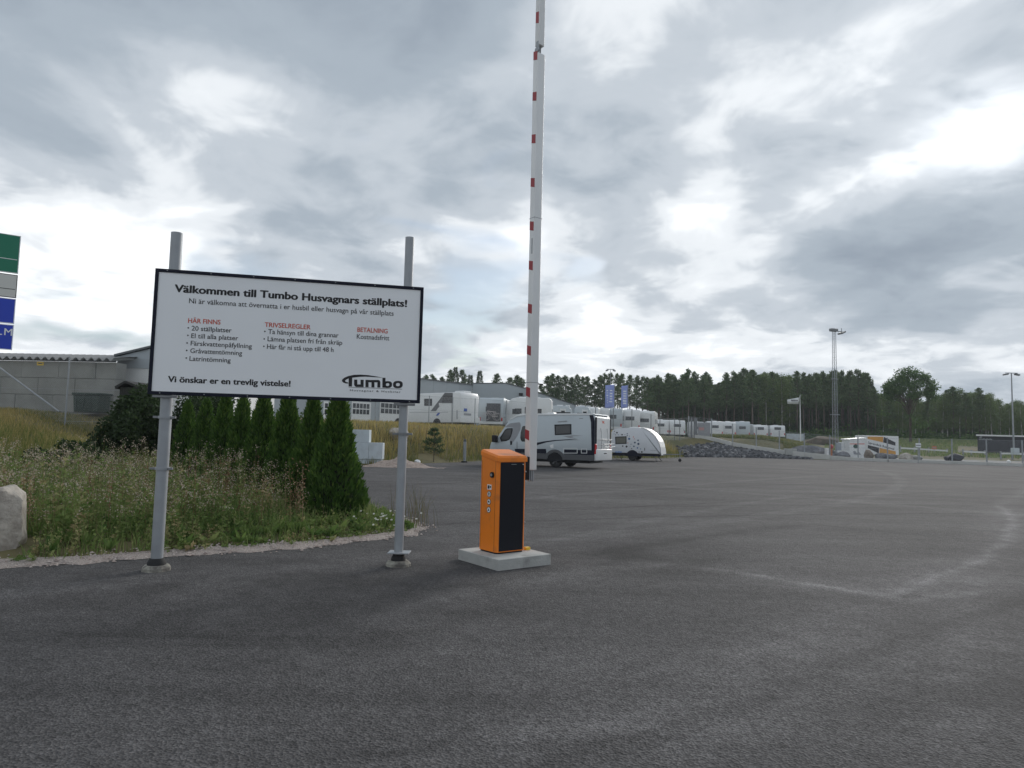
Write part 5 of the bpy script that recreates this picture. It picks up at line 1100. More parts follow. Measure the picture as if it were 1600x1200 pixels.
# ------------------------------------------------------------------ block wall store with corrugated roof (left)
def block_wall():
    Y = 32.0; A = atY(177, 640, Y); rz = rad(-3); zb = A.z-.25
    t = thing('block_wall', 'grey wall of big stacked concrete blocks under a corrugated roof edge', 'wall', (A.x, A.y, zb), rz); M = matrix((A.x, A.y, zb), rz)
    top = local(M, 170, 566, 0)[1]; rows = 4; bh = .80; bl = 1.83; n = 0
    joints = {3: 148, 2: 117, 1: 84, 0: 117}
    for r in range(rows):
        z1 = top-(rows-1-r)*bh; z0 = z1-bh
        x = local(M, joints[r], 600, 0)[0]
        edges = [0.0, x]
        while edges[-1] > -16: edges.append(edges[-1]-bl*random.uniform(.98, 1.02))
        for a, b in zip(edges[1:], edges[:-1]):
            j = random.uniform(-.012, .012)
            MB().box(a+.008, b-.008, j, .8+j, z0+.006, z1-.006).build('concrete_block', conc_old, t, bevel=.018)
    # corrugated roof sheets
    n = 44; pitch = local(M, 162, 560, 0)[0]-local(M, 150, 560, 0)[0]; V = []; F = []; N_ = int(16.3/pitch*8)
    for i in range(N_+1):
        x = .1-i*pitch/8; zz = .075*math.cos(i*2*math.pi/8)+.02
        for y, dz in ((-.32, 0), (3.5, .55)):
            V += [(x, y, top+.09+zz+dz), (x, y, top+.072+zz+dz)]
    for i in range(N_):
        a = i*4; b = a+4; F += [(a, b, b+2, a+2), (a+1, a+3, b+3, b+1), (a, a+1, b+1, b), (a+2, b+2, b+3, a+3)]
    MB().add(V, F).build('corrugated_roof', mat('fibre_cement', (.22, .225, .23), .8, var=.1, vscale=1.5), t, smooth=True)
    MB().box(-16, 0, -.06, .0, top-.0, top+.085).build('roof_batten', black, t)
    ys = MB().box(*[q for q in (local(M, 58.5, 563, 0)[0], local(M, 69, 563, 0)[0])], -.02, 0.0, local(M, 63, 571, 0)[1], local(M, 63, 565, 0)[1]).build('yellow_notice', yellow, t)
    MB().box(*[q for q in (local(M, 60.5, 563, 0)[0], local(M, 67, 563, 0)[0])], -.024, -.019, local(M, 63, 568.6, 0)[1], local(M, 63, 567.2, 0)[1]).build('print', ink, ys)
    # grey gabled hall behind its corner
    p = atY(178, 640, 33.5); g = thing('gabled_shed', 'grey sheet metal shed with white lower wall between block wall and board', 'building', (p.x, p.y, zb), rz); Mg = matrix((p.x, p.y, zb), rz)
    S = lambda x, y: local(Mg, x, y, 0)
    x1 = 6.0; zl = S(178, 557)[1]; sl = (S(234, 545)[1]-zl)/S(234, 545)[0]; zw = S(185, 575)[1]
    MB().prism([(0, zw), (x1, zw), (x1, zl+sl*x1*.6), (3.5, zl+sl*3.5), (0, zl)], 0, 5).build('upper_cladding', sheet, g)
    MB().box(.02, x1-.02, .04, 5, -.3, zw).build('white_wall', white, g)
    MB().prism([(-.1, zl), (3.5, zl+sl*3.6), (3.5, zl+sl*3.6+.1), (-.1, zl+.1)], -.15, 5.2).build('roof', trimg, g)
    # wheeled waste container before the wall
    p = atY(112, 645, 31); w = thing('waste_container', 'dark green waste container standing before the block wall', 'container', (p.x, p.y, Hs(p.x, p.y)), rz); Mw = matrix(w.location, rz)
    x1, z1 = local(Mw, 157, 614, 0)
    MB().prism([(.08, .12), (x1-.08, .12), (x1-.02, z1-.12), (.0, z1-.12)], 0, .8).build('bin', greenpaint, w, bevel=.03); MB().box(-.04, x1+.04, -.05, .85, z1-.11, z1).build('lid', greenpaint, w, bevel=.03)
    for k in range(4): MB().prism([(.15+k*.35, .2), (.2+k*.35, .2), (.2+k*.35, z1-.2), (.15+k*.35, z1-.2)], -.03, .002).build('rib', greenpaint, w)
    # small dark hut
    p = atY(186, 650, 27); h = thing('dark_hut', 'small dark hut with pitched roof half hidden by the shrub', 'hut', (p.x, p.y, Hs(p.x, p.y)), rz); Mh = matrix(h.location, rz); S = lambda x, y: local(Mh, x, y, 0)
    a, b, c = S(183, 604), S(199, 595), S(222, 604)
    dkw = mat('dark_boards', (.03, .032, .028), .8, var=.2)
    n = 8
    for k in range(n):
        x0 = a[0]+.12+(c[0]-a[0]-.2)*k/n; x1 = a[0]+.12+(c[0]-a[0]-.2)*(k+1)/n-.012; MB().box(x0, x1, 0, .03, 0, a[1]-.02).build('board', dkw, h)
    MB().box(a[0]+.12, c[0]-.1, .035, 1.4, 0, a[1]-.02).build('walls', dkw, h)
    MB().prism([a, b, c, (c[0]-.02, c[1]-.1), (b[0], b[1]-.1), (a[0]+.02, a[1]-.1)], -.15, 1.6).build('roof', mat('dark_roof', (.025, .025, .025), .8), h)
block_wall()

# ------------------------------------------------------------------ fences
wirem = None
def mesh_material():
    M = bpy.data.materials.new('wire_netting'); M.use_nodes = True; nt = M.node_tree; N = nt.nodes; L = nt.links; N.clear()
    tc = N.new('ShaderNodeTexCoord'); w = []
    for rz in (.785, -.785):
        mp = N.new('ShaderNodeMapping'); mp.inputs['Rotation'].default_value = (0, rz, 0); L.new(tc.outputs['Object'], mp.inputs[0])
        s = N.new('ShaderNodeSeparateXYZ'); L.new(mp.outputs[0], s.inputs[0])
        a = N.new('ShaderNodeMath'); a.operation = 'MULTIPLY'; a.inputs[1].default_value = 1/.055; L.new(s.outputs[0], a.inputs[0])
        f = N.new('ShaderNodeMath'); f.operation = 'FRACT'; L.new(a.outputs[0], f.inputs[0])
        c = N.new('ShaderNodeMath'); c.operation = 'LESS_THAN'; c.inputs[1].default_value = .055; L.new(f.outputs[0], c.inputs[0]); w.append(c.outputs[0])
    m_ = N.new('ShaderNodeMath'); m_.operation = 'MAXIMUM'; L.new(w[0], m_.inputs[0]); L.new(w[1], m_.inputs[1])
    t = N.new('ShaderNodeBsdfTransparent'); d = N.new('ShaderNodeBsdfPrincipled'); d.inputs['Base Color'].default_value = (.4, .42, .44, 1); d.inputs['Roughness'].default_value = .5; d.inputs['Metallic'].default_value = .3
    x = N.new('ShaderNodeMixShader'); L.new(m_.outputs[0], x.inputs[0]); L.new(t.outputs[0], x.inputs[1]); L.new(d.outputs[0], x.inputs[2]); o = N.new('ShaderNodeOutputMaterial'); L.new(x.outputs[0], o.inputs[0]); return M
wirem = mesh_material()
def fence(label, pts, h, post=.03, net=True, rails=3, m=None, name='wire_fence'):
    m = m or galv; c = Vector(pts[0]); t = thing(name, label, 'fence', c)
    P = [Vector(p)-c for p in pts]
    for p in P: MB().tube([(p.x, p.y, p.z-.15), (p.x, p.y, p.z+h)], post, 7).build('post', m, t, smooth=True)
    for a, b in zip(P[:-1], P[1:]):
        w = MB()
        for k in range(rails): 
            zz = h*(.06+.92*k/(rails-1)); w.tube([(a.x, a.y, a.z+zz), (b.x, b.y, b.z+zz)], .006, 4)
        w.build('tension_wire', m, t)
        if net:
            o = MB().add([(0, 0, .05), ((b-a).length, 0, .05+(b.z-a.z)), ((b-a).length, 0, h-.03+(b.z-a.z)), (0, 0, h-.03)], [(0, 1, 2, 3)]).build('netting', wirem, t); o.location = a; o.rotation_euler = (0, 0, math.atan2((b-a).y, (b-a).x))
    return t
def G3(px, d, py=680):
    p = atY(px, py, d); return Vector((p.x, p.y, Hs(p.x, p.y)))
# left fence before the block wall
zt = atY(103, 557, 28.5).z; pp = [G3(px, 28.5) for px in (-190, -45, 100, 245)]
for q_ in pp: q_.z = pp[2].z
f = fence('wire mesh fence with leaning brace before the block wall', pp, zt-pp[2].z, .032)
a = atY(92, 643, 28.3)-f.location; b = atY(-8, 569, 28.3)-f.location; MB().tube([a, b], .035, 7).build('brace', galv, f)
# yard fence on top of the embankment
fence('thin grey wire fence along the yard above the grass embankment', [G3(px, d) for px, d in ((520, 41.5), (585, 43), (669, 45), (706, 46), (741, 47), (790, 48.5), (838, 50))], 2.0, .03)
fence('wire fence along the yard above the dotted caravan', [G3(px, d) for px, d in ((930, 58), (958, 59), (987, 60), (1017, 61.5), (1031, 62.5), (1054, 64), (1062, 64.5), (1080, 66))], 2.1, .035, m=galvdark)

# ------------------------------------------------------------------ kerb, riprap, roadside
KP = []
for px, d in ((1076, 67.5), (1112, 66.6), (1145, 65.6), (1182, 64.8), (1218, 63.9), (1257, 62.9), (1297, 61.9), (1341, 60.6), (1387, 59.1)):
    p = atY(px, 690, d); KP.append(Vector((p.x, p.y, 0)))
for px in (1437, 1488, 1542, 1598, 1660, 1730):
    q = [Vector((41, 54.9, 0)), Vector((33.5, 59.6, 0))]; dr = (q[0]-q[1]).normalized(); n = Vector((-dr.y, dr.x, 0))
    p = on_plane(px, 700, q[1], n); KP.append(Vector((p.x, p.y, 0)))
KZ = [1.5, 1.27, 1.02, .78, .53, .33, .17, .08, .05, .05, .05, .05, .05, .05, .05]
KZ = [max(z, Hs(p.x, p.y)+.05) for p, z in zip(KP, KZ)]
for p, z in zip(KP, KZ): p.z = z
k = thing('concrete_kerb', 'long pale concrete kerb carrying the wire fence along the lot', 'kerb', KP[0])
for i, (a, b) in enumerate(zip(KP[:-1], KP[1:])):
    d = (b-a); l = d.length; hh = .34 if i < 6 else .2
    o = MB().box(.01, l-.01, -.16, .16, -.55 if i < 6 else -.4, .0).build('kerb_section', mat('kerb_concrete', (.5, .5, .48), .85, var=.1, vscale=3), k, bevel=.015); o.location = a-KP[0]; o.location.z += hh*.5+.1
    o.rotation_euler = (0, -math.atan2(d.z, math.hypot(d.x, d.y)), math.atan2(d.y, d.x))
fence('tall wire mesh fence standing on the concrete kerb', [p+Vector((0, .05, 0)) for p in KP], 2.05, .055)
cb = on_plane(1232, 706, KP[4], Vector((0, -1, 0))); o = MB().box(-.5, .5, -.28, .28, -.25, .32).build('kerb_block', concrete, None, bevel=.02); o.location = (cb.x, cb.y-.4, cb.z-.02); tag(o, 'short loose concrete block against the kerb above the rocks', 'concrete block')
def riprap():
    r = np.random.default_rng(5); T = []; tone = []
    ico = bmesh.new(); bmesh.ops.create_icosphere(ico, subdivisions=1, radius=1); ico.verts.ensure_lookup_table(); VV = np.array([v.co[:] for v in ico.verts]); FF = np.array([[v.index for v in f.verts] for f in ico.faces]); ico.free()
    n = 3600
    kx = np.array([p.x for p in KP[:8]]); ky = np.array([p.y for p in KP[:8]]); kz = np.array(KZ[:8])
    x = r.uniform(15.2, 27.2, n); f = r.random(n)
    yk = np.interp(x, kx, ky)-.2; zk = np.interp(x, kx, kz)-.32
    ye = np.interp(x, [12.6, 15.9, 21.1, 25.7, 29], [54.5, 60.2, 62.2, 62, 61.3])-.15
    y = ye+(yk-ye)*f; z = zk*f**.9-.02
    sz = r.uniform(.12, .34, n)*(1-.25*(x > 25))
    for i in range(n):
        q = VV*r.uniform(.6, 1.25, VV.shape)*np.array([1, 1, .8])*sz[i]; R = Matrix.Rotation(r.uniform(0, 6.28), 3, Vector(unit(r.normal(size=3)))); q = q@np.array(R)
        T.append((q+np.array([x[i], y[i], z[i]]))[FF].reshape(-1, 3))
    o = npmesh('riprap', np.concatenate(T), 3, mat('riprap_rock', None, .9, attr=[(.045, .047, .053), (.08, .083, .092), (.125, .13, .14), (.24, .24, .25)]), np.repeat(r.random(n)**1.6, len(FF))); tag(o, 'slope of dark blasted rocks below the kerb', 'rocks', kind='stuff')
riprap()
# gravel yard behind the kerb, right
yv = [(KP[6].x, KP[6].y+.3), (KP[9].x, KP[9].y+.3), (KP[14].x, KP[14].y+.3), (75, 52), (72, 66), (56, 72), (38, 73), (31, 70)]
o = MB().add([(x, y, .085) for x, y in yv], [tuple(range(len(yv)))]).build('gravel_yard', mat('grey_gravel', (.2, .2, .2), .95, var=.25, vscale=4, bump=.5, bscale=8)); struct(o)
# yard surface on the plateau is compacted gravel
# gate at the kerb's upper end
g0 = G3(1082, 67.2); gt = thing('yard_gate', 'grey metal gate panel between dark posts at the kerb top', 'gate', g0, 0)
def gp(px, py, d=67.2): p = atY(px, py, d)-g0; return p
zb = -.1
for px, w_ in ((1080.5, .07), (1086.5, .16)):
    p = gp(px, 680); tp = gp(px, 653.5); MB().box(p.x-w_, p.x+w_, -.1, .1, zb, tp.z).build('post', galvdark, gt, bevel=.01)
a = gp(1090, 680); b = gp(1110, 678); tp = gp(1090, 660)
for k in range(12):
    x0 = a.x+(b.x-a.x)*k/12; x1 = a.x+(b.x-a.x)*(k+1)/12; MB().box(x0+.008, x1-.008, 0, .04, .15, tp.z).build('board', rvgrey, gt)
MB().box(a.x, b.x, .04, .09, .3, .4).build('rail', galvdark, gt); MB().box(a.x, b.x, .04, .09, tp.z-.3, tp.z-.2).build('rail', galvdark, gt)
p = gp(1096, 670); MB().box(p.x-.25, p.x+.25, -.02, .0, p.z-.15, p.z+.15).build('notice', mat('pink_notice', (.55, .3, .28), .6), gt)
MB().tube([gp(1068, 671), gp(1079, 685)], .04, 6).build('brace', galv, gt)

# ------------------------------------------------------------------ pale block wall, gravel heap, bollard, stones (behind the sign)
def pale_blocks():
    Y = 31.6; p = atY(597, 725, Y); t = thing('pale_block_wall', 'stepped pale concrete blocks beside the gravel heap behind the thujas', 'block wall', (p.x, p.y, 0), rad(2)); M = matrix((p.x, p.y, 0), rad(2)); S = lambda x, y: local(M, x, y, 0)
    zA = S(590, 692)[1]; zB = S(570, 671.5)[1]; xs1 = S(576.5, 690)[0]; bw = .64
    k = 0; x = 0.
    while k < 8: MB().box(x-bw+.004, x-.004, 0, .6, zA-.76, zA).build('block', conc_blue, t, bevel=.012); x -= bw; k += 1
    x = xs1; k = 0
    while k < 6: MB().box(x-bw+.004, x-.004, .01, .6, zA+.006, zB).build('block', conc_blue, t, bevel=.012); x -= bw; k += 1
    MB().box(-5.2, -.05, .05, .6, -.1, zA-.77).build('footing', conc_blue, t, bevel=.012)
pale_blocks()
q = gz(612, 731); r = np.random.default_rng(9); n = 26; V = []; F = []
for i in range(n+1):
    for j in range(n+1):
        x = -1.7+3.9*i/n; y = -.8+1.6*j/n; rr = math.hypot((x-.1)/1.6, y/.8); V.append((x, y, .45*max(0, 1-rr)**1.1*(1+.2*math.sin(x*7)*math.cos(y*9))+r.normal(0, .012)-.01))
for i in range(n):
    for j in range(n): a = i*(n+1)+j; F.append((a, a+n+1, a+n+2, a+1))
o = MB().add(V, F).build('gravel_heap', mat('sandy_gravel', (.36, .29, .25), .95, var=.3, vscale=9, bump=.7, bscale=25)); o.location = (q.x, q.y+1.0, .0); tag(o, 'low heap of pinkish gravel before the pale blocks', 'gravel heap', kind=None)
b = gz(615, 722); boulder('boulder', 'pale boulder in the dry grass behind the right sign post', (b.x, b.y+1.2, Hs(b.x, b.y+1.2)), (.55, .5, .5), seed=8)
b = gz(651, 725); boulder('stone', 'small white stone at the asphalt edge right of the sign', (b.x, b.y+.2, 0), (.16, .14, .12), m=white, seed=9)
p = gz(725.5, 722.5); t = thing('bollard', 'slim white marker post with dark cap at the asphalt edge', 'bollard', p); zt = atY(727, 687, p.y).z
MB().lathe([(.085, .05), (.082, zt-.1)], 14).build('post', galv, t, smooth=True); MB().lathe([(.088, zt-.1), (.088, zt-.06), (.07, zt-.05), (.07, zt-.01), (.09, zt), (.05, zt+.03)], 14).build('cap', plasticg, t, smooth=True); MB().box(-.16, .16, -.16, .16, -.02, .07).build('base', black, t, bevel=.01)

# ------------------------------------------------------------------ dealer's hall
def hall():
    A = atY(736, 660, 89); Bp = atY(490, 660, 68); d = (A-Bp); L = math.hypot(d.x, d.y); rz = math.atan2(d.y, d.x); z0 = 1.8
    t = thing('workshop_hall', 'grey sheet metal hall with white sectional doors behind the motorhomes', 'building', (Bp.x, Bp.y, z0), rz); M = matrix((Bp.x, Bp.y, z0), rz)
    S = lambda x, y: local(M, x, y, 0); top = S(700, 596)[1]
    MB().box(0, L, .06, 14, -.5, top-.12).build('wall', sheet, t); n = 10
    for k in range(n): MB().box(L*k/n+.015, L*(k+1)/n-.015, 0, .07, .3, top-.12).build('cladding_panel', sheet, t)
    MB().box(-.2, L+.1, -.1, 14.2, top-.12, top).build('roof_edge', trimg, t); MB().tube([(L*.55, -.08, 0), (L*.55, -.08, top-.1)], .06, 6).build('downpipe', trimg, t)
    for x0, x1 in ((549, 579), (593, 627), (505, 537)):
        a = S(x0, 640)[0]; b = S(x1, 640)[0]; zt_ = S((x0+x1)/2, 628)[1]
        dr = MB().box(a, b, -.06, .0, 0, zt_).build('sectional_door', white, t, bevel=.01)
        for i in range(5):
            for j in range(2):
                xa = a+.15+(b-a-.3)*i/5; xb = a+.15+(b-a-.3)*(i+1)/5-.1; za = zt_-.15-.62*(j+1)+.08; MB().box(xa, xb, -.075, -.058, za, za+.5).build('pane', glass, dr)
    # gable end wing
    C = atY(736.5, 660, 89.2); w = thing('grey_warehouse', 'plain light grey warehouse with falling roofline left of the boom', 'building', (C.x, C.y, z0), rad(-4)); M2 = matrix((C.x, C.y, z0), rad(-4)); S2 = lambda x, y: local(M2, x, y, 0)
    P = [(0, -.5), (S2(900, 660)[0], -.5), S2(900, 634), S2(822, 608), S2(790, 599.5), S2(737, 599.5)]; P[5] = (0, P[5][1])
    MB().prism(P, 0, 16).build('wall', sheet, w)
    top_ = P[2:]; MB().prism([top_[0], top_[1], top_[2], top_[3], (0, top_[3][1]+.12), (top_[2][0], top_[2][1]+.12), (top_[1][0], top_[1][1]+.12), (top_[0][0], top_[0][1]+.12)], -.06, 16).build('roof_edge', trimg, w)
    a = S2(814, 616); MB().box(a[0]-.25, a[0]+.25, -.4, .0, a[1]-.2, a[1]+.15).build('wall_lamp', black, w, bevel=.05)
hall()

# ------------------------------------------------------------------ masts, flags
def lamp_mast(label, px, py, d, ytop, heads=2, r=.09, spread=.9):
    p = atY(px, py, d); z0 = Hs(p.x, p.y); zt = atY(px, ytop, d).z-z0; t = thing('lamp_mast', label, 'lamp mast', (p.x, p.y, z0))
    MB().tube([(0, 0, -.3), (0, 0, zt*.55), (0, 0, zt)], r, 8, r*.55).build('pole', galv, t, smooth=True); MB().tube([(-spread, 0, zt), (spread, 0, zt)], .05, 6).build('cross_arm', galv, t)
    for s in (-1, 1): MB().prism([(s*spread*.55, zt-.05), (s*spread*1.25, zt-.12), (s*spread*1.25, zt-.32), (s*spread*.6, zt-.22)], -.2, .2).build('floodlight', galvdark, t, bevel=.03)
    return t
lamp_mast('twin-headed light mast at the right border', 1584, 700, 82, 583, spread=.75, r=.11)
lamp_mast('thin light mast above the left blue banner', 953, 660, 95, 577, spread=.55, r=.06)
def lattice_mast():
    p = atY(1305.5, 712, 66); z0 = .05; t = thing('lattice_mast', 'tall galvanised lattice floodlight mast behind the kerb', 'mast', (p.x, p.y, z0), rad(20)); zt = atY(1303, 518, 66).z-z0
    hw0, hw1 = .27, .15; lv = 24
    for a in range(4):
        s = [(-1, -1), (1, -1), (1, 1), (-1, 1)][a]; MB().tube([(s[0]*hw0*.7, s[1]*hw0*.7, 0), (s[0]*hw1*.7, s[1]*hw1*.7, zt)], .024, 5).build('leg', galv, t)
    for k in range(lv):
        z1 = zt*k/lv; z2 = zt*(k+1)/lv; h1 = (hw0+(hw1-hw0)*k/lv)*.7; h2 = (hw0+(hw1-hw0)*(k+1)/lv)*.7; b = MB(); c = [(-1, -1), (1, -1), (1, 1), (-1, 1)]
        for i in range(4):
            u, v = c[i], c[(i+1) % 4]; b.tube([(u[0]*h1, u[1]*h1, z1), (v[0]*h2, v[1]*h2, z2)], .010, 4); b.tube([(u[0]*h2, u[1]*h2, z2), (v[0]*h2, v[1]*h2, z2)], .010, 4)
        b.build('lattice_bay', galv, t)
    for f, s in ((.34, .42), (.62, .3)): MB().box(-s, s, -s*.5, s*.5, zt*f, zt*f+.05).build('platform', galv, t)
    MB().box(-.3, .3, -.45, -.25, .2, 1.5).build('switch_box', mat('grey_cabinet', (.3, .33, .36), .5), t, bevel=.02)
    MB().tube([(0, 0, zt+.05), (1.1, 0, zt+.05)], .04, 5).build('head_arm', galvdark, t); MB().box(-.45, .35, -.2, .2, zt, zt+.28).build('floodlight', galvdark, t, bevel=.04)
    MB().prism([(.75, zt-.25), (1.25, zt-.02), (1.2, zt+.12), (.7, zt-.1)], -.3, .3).build('floodlight', galvdark, t, bevel=.03); MB().tube([(.95, 0, zt-.1), (.95, 0, zt+.4)], .03, 5).build('antenna', galvdark, t)
lattice_mast()
def banner(label, pxl, pxr, yt, yb, ybase, d, bars):
    p = atY(pxr, ybase, d); z0 = Hs(p.x, p.y); t = thing('banner_flag', label, 'banner', (p.x, p.y, z0)); M = matrix((p.x, p.y, z0), 0); S = lambda x, y: local(M, x, y, 0); zt = S(pxr, yt)[1]; zb_ = S(pxr, yb)[1]; xl = S(pxl, yt)[0]
    MB().tube([(0, 0, 0), (0, 0, zt+.1)], .05, 7, .03).build('pole', galv, t)
    V = []; F = []; nx, nz = 8, 14
    for j in range(nz+1):
        for i in range(nx+1): f = i/nx; V.append((-.06+xl*f, .09*math.sin(f*4+j*.3), zt-(zt-zb_)*j/nz-.12*f))
    for j in range(nz):
        for i in range(nx): a = j*(nx+1)+i; F.append((a, a+1, a+nx+2, a+nx+1))
    cl = MB().add(V, F).build('cloth', mat('banner_blue', (.36, .43, .74), .7, var=.1, trans=.3), t, smooth=True)
    so_ = cl.modifiers.new('s', 'SOLIDIFY'); so_.thickness = .01
    for (f0, f1, step) in bars:
        z = zt-.7
        while z > zb_+.5:
            b = .13*random.uniform(.8, 1.3); x0 = xl*f0; x1 = xl*f1*random.uniform(.85, 1); MB().box(min(x0, x1), max(x0, x1), -.125, -.118, z-b, z).build('print', signface, cl); z -= step
    return t
banner('blue banner flag with pale vertical print, left of the pair', 946.5, 960, 601, 637, 650, 84, ((.28, .62, .34), (.75, .92, .3)))
banner('narrower blue banner flag, right of the pair', 971.5, 981, 602, 637, 650, 85, ((.3, .85, .3),))
def flag():
    d = 88; p = atY(1251, 688, d); z0 = Hs(p.x, p.y); t = thing('flagpole', 'white flagpole with blowing white flag before the forest', 'flagpole', (p.x, p.y, z0)); M = matrix((p.x, p.y, z0), 0); S = lambda x, y: local(M, x, y, 0); zt = S(1249.5, 619)[1]
    MB().tube([(0, 0, -.2), (-.05, 0, zt)], .09, 8, .04).build('pole', white, t, smooth=True); MB().lathe([(.01, zt), (.09, zt+.05), (.09, zt+.12), (.01, zt+.17)], 10).build('finial', galv, t)
    c = [S(1248.4, 621), S(1230.5, 624.4), S(1231, 631), S(1247.8, 631.4)]; V = []; F = []; n = 12
    for i in range(n+1):
        f = i/n; y = .16*math.sin(f*7)*f
        V += [(c[0][0]+(c[1][0]-c[0][0])*f, y, c[0][1]+(c[1][1]-c[0][1])*f), (c[3][0]+(c[2][0]-c[3][0])*f, y, c[3][1]+(c[2][1]-c[3][1])*f)]
    for i in range(n): F.append((2*i, 2*i+1, 2*i+3, 2*i+2))
    cl = MB().add(V, F).build('cloth', mat('flag_cloth', (.72, .74, .75), .8, trans=.3), t, smooth=True); cl.modifiers.new('s', 'SOLIDIFY').thickness = .012
    for k in range(6): x = c[0][0]+(c[1][0]-c[0][0])*(.2+.1*k); MB().box(x-.05, x+.04, -.19, -.18, (c[0][1]+c[3][1])/2-.06, (c[0][1]+c[3][1])/2+.12).build('print', ink, cl)
flag()

# ------------------------------------------------------------------ things behind the kerb at the right
def boxthing(name, label, cat, px0, py0, px1, py1, d, depth, m, parts=(), bev=.02, zb=None):
    p = atY(px0, py1, d); z0 = zb if zb is not None else Hs(p.x, p.y); z0 = max(z0, .085); t = thing(name, label, cat, (p.x, p.y, z0)); M = matrix(t.location, 0); S = lambda x, y: local(M, x, y, 0)
    x1 = S(px1, py0)[0]; z1 = S((px0+px1)/2, py0)[1]
    MB().box(0, x1, 0, depth, max(0, S((px0+px1)/2, py1)[1]), z1).build('body', m, t, bevel=bev)
    return t, S
# moving box with orange and dark pattern
t, S = boxthing('moving_box_body', 'white truck box body with orange and dark stripes and lettering', 'truck body', 1354.5, 681, 1404, 710.5, 68, 2.3, white)
org = mat('livery_orange', (.62, .30, .04), .5, var=.1)
def liv(nm, pts, m, d0=0., par=t): return MB().prism([S(*q) for q in pts], -.012-d0, .002-d0).build(nm, m, par)
liv('orange_panel', [(1355.3, 682.2), (1380, 682.4), (1379.5, 691.2), (1355.6, 685.8)], org); liv('dark_panel', [(1381, 682.6), (1399, 691.2), (1399, 696.4), (1379.9, 691.3)], ink)
liv('dark_panel', [(1356, 695.3), (1373.5, 699.6), (1373, 708.6), (1356, 700.2)], ink); liv('orange_panel', [(1374.4, 699.8), (1399.5, 705.2), (1399.5, 710), (1374, 708.6)], org)
a, b = S(1356.5, 693), S(1397, 703.2); u = Vector((b[0]-a[0], 0, b[1]-a[1])); 
text('lettering', 'Sprandick Removal', ink, t, (a[0], -.006, a[1]), u.normalized(), Vector((0, 0, 1)), width=u.length, cap=.24, bold=.02)
for x in (.25, 2.6): MB().box(x, x+.2, .3, 2.0, -.0, .25).build('support', black, t)
# white kiosk
t, S = boxthing('white_cabin', 'small white cabin with red line and dark green emblem', 'cabin', 1327.5, 687, 1351.5, 716, 66, 1.5, white)
MB().prism([S(1328, 693), S(1351, 693), S(1351, 694.2), S(1328, 694.2)], -.01, .002).build('red_line', redink, t)
c = S(1337, 697.5); MB().prism([(c[0]+.24*math.cos(a), c[1]+.2*math.sin(a)) for a in np.arange(0, 6.28, .4)], -.012, .002).build('emblem', mat('emblem_green', (.01, .06, .045), .5), t)
MB().prism([S(*q) for q in ((1333, 705), (1336, 704.5), (1339, 708), (1342, 706), (1346, 711), (1334, 710))], -.012, .002).build('dark_print', rvgrey, t); MB().prism([(-.08, S(1328, 687)[1]-.04), (1.6, S(1350, 685)[1]), (1.6, S(1350, 685)[1]+.08), (-.08, S(1328, 687)[1]+.06)], -.08, 1.6).build('roof', white, t)
t, S = boxthing('info_board', 'white framed notice board beside the lattice mast', 'notice board', 1310, 691, 1327, 703.5, 67, .06, signface)
for px in (1312, 1325): x = S(px, 700)[0]; MB().box(x-.04, x+.04, .07, .14, 0, S(1318, 692)[1]).build('post', galv, t)
for k in range(4): z = S(1318, 694+k*2.4)[1]; MB().box(S(1311.5, 700)[0], S(1311.5, 700)[0]+.07, -.01, .001, z-.05, z+.04).build('mark', redink if k % 2 else mat('print_blue', (.03, .2, .55), .5), t)
t, S = boxthing('low_white_barrier', 'low white concrete barrier under the notice board', 'barrier block', 1307, 704, 1330, 713, 65.5, .5, white)
x = S(1318, 705)[0]; MB().box(x-.4, x+.4, -.012, .001, .25, .32).build('groove', rvgrey, t)
t, S = boxthing('white_meter_box', 'white meter box left of the red hydrant', 'meter box', 1291, 700, 1295.4, 714, 63.5, .35, white); MB().box(.04, .2, -.012, .001, .3, .62).build('door', signface, t)
p = atY(1297.3, 716, 62.6); t = thing('hydrant', 'red-topped orange hydrant post at the kerb by the mast', 'hydrant', (p.x, p.y-.25, 0)); zt = atY(1297, 694.5, p.y).z
MB().lathe([(.1, 0), (.075, .05), (.075, zt-.38), (.06, zt-.36)], 12).build('standpipe', mat('rust_orange', (.42, .14, .04), .7, var=.2), t, smooth=True); MB().lathe([(.1, zt-.36), (.17, zt-.32), (.17, zt-.1), (.1, zt-.02), (.03, zt)], 12).build('head', mat('hydrant_red', (.4, .03, .025), .5), t, smooth=True); MB().tube([(-.2, 0, zt-.22), (.2, 0, zt-.22)], .05, 8).build('outlet', mat('hydrant_red', (.4, .03, .025), .5), t)
rk = [(1305, 712, 64.5, (.9, .6, .32), rockdark, 'grey stone heap below the notice board'), (1318, 712.5, 64.3, (1.1, .7, .42), rockdark, 'larger grey stone heap before the white cabin'), (1358, 714, 62.8, (.55, .5, .52), rockbrown, 'brown boulder at the truck body corner'),
      (1378, 715, 62, (.8, .5, .4), rockdark, 'dark bluish boulder under the orange stripes'), (1392, 715.5, 61.5, (.65, .5, .42), rockdark, 'dark boulder under the right end of the truck body'), (1416, 717, 60.5, (.75, .6, .5), granite, 'pale sloping boulder right of the truck body'),
      (1432, 717, 63, (.9, .5, .3), conc_old, 'flat grey slab stone behind the fence sign'), (1576, 717, 60, (.22, .2, .2), white, 'small white stone in the grass at far right')]
for i, (px, py, d, s, m, lb) in enumerate(rk):
    p = atY(px, py, d); boulder('stone', lb, (p.x, p.y, max(.06, Hs(p.x, p.y))), s, m, 20+i, i*.8, sub=2)
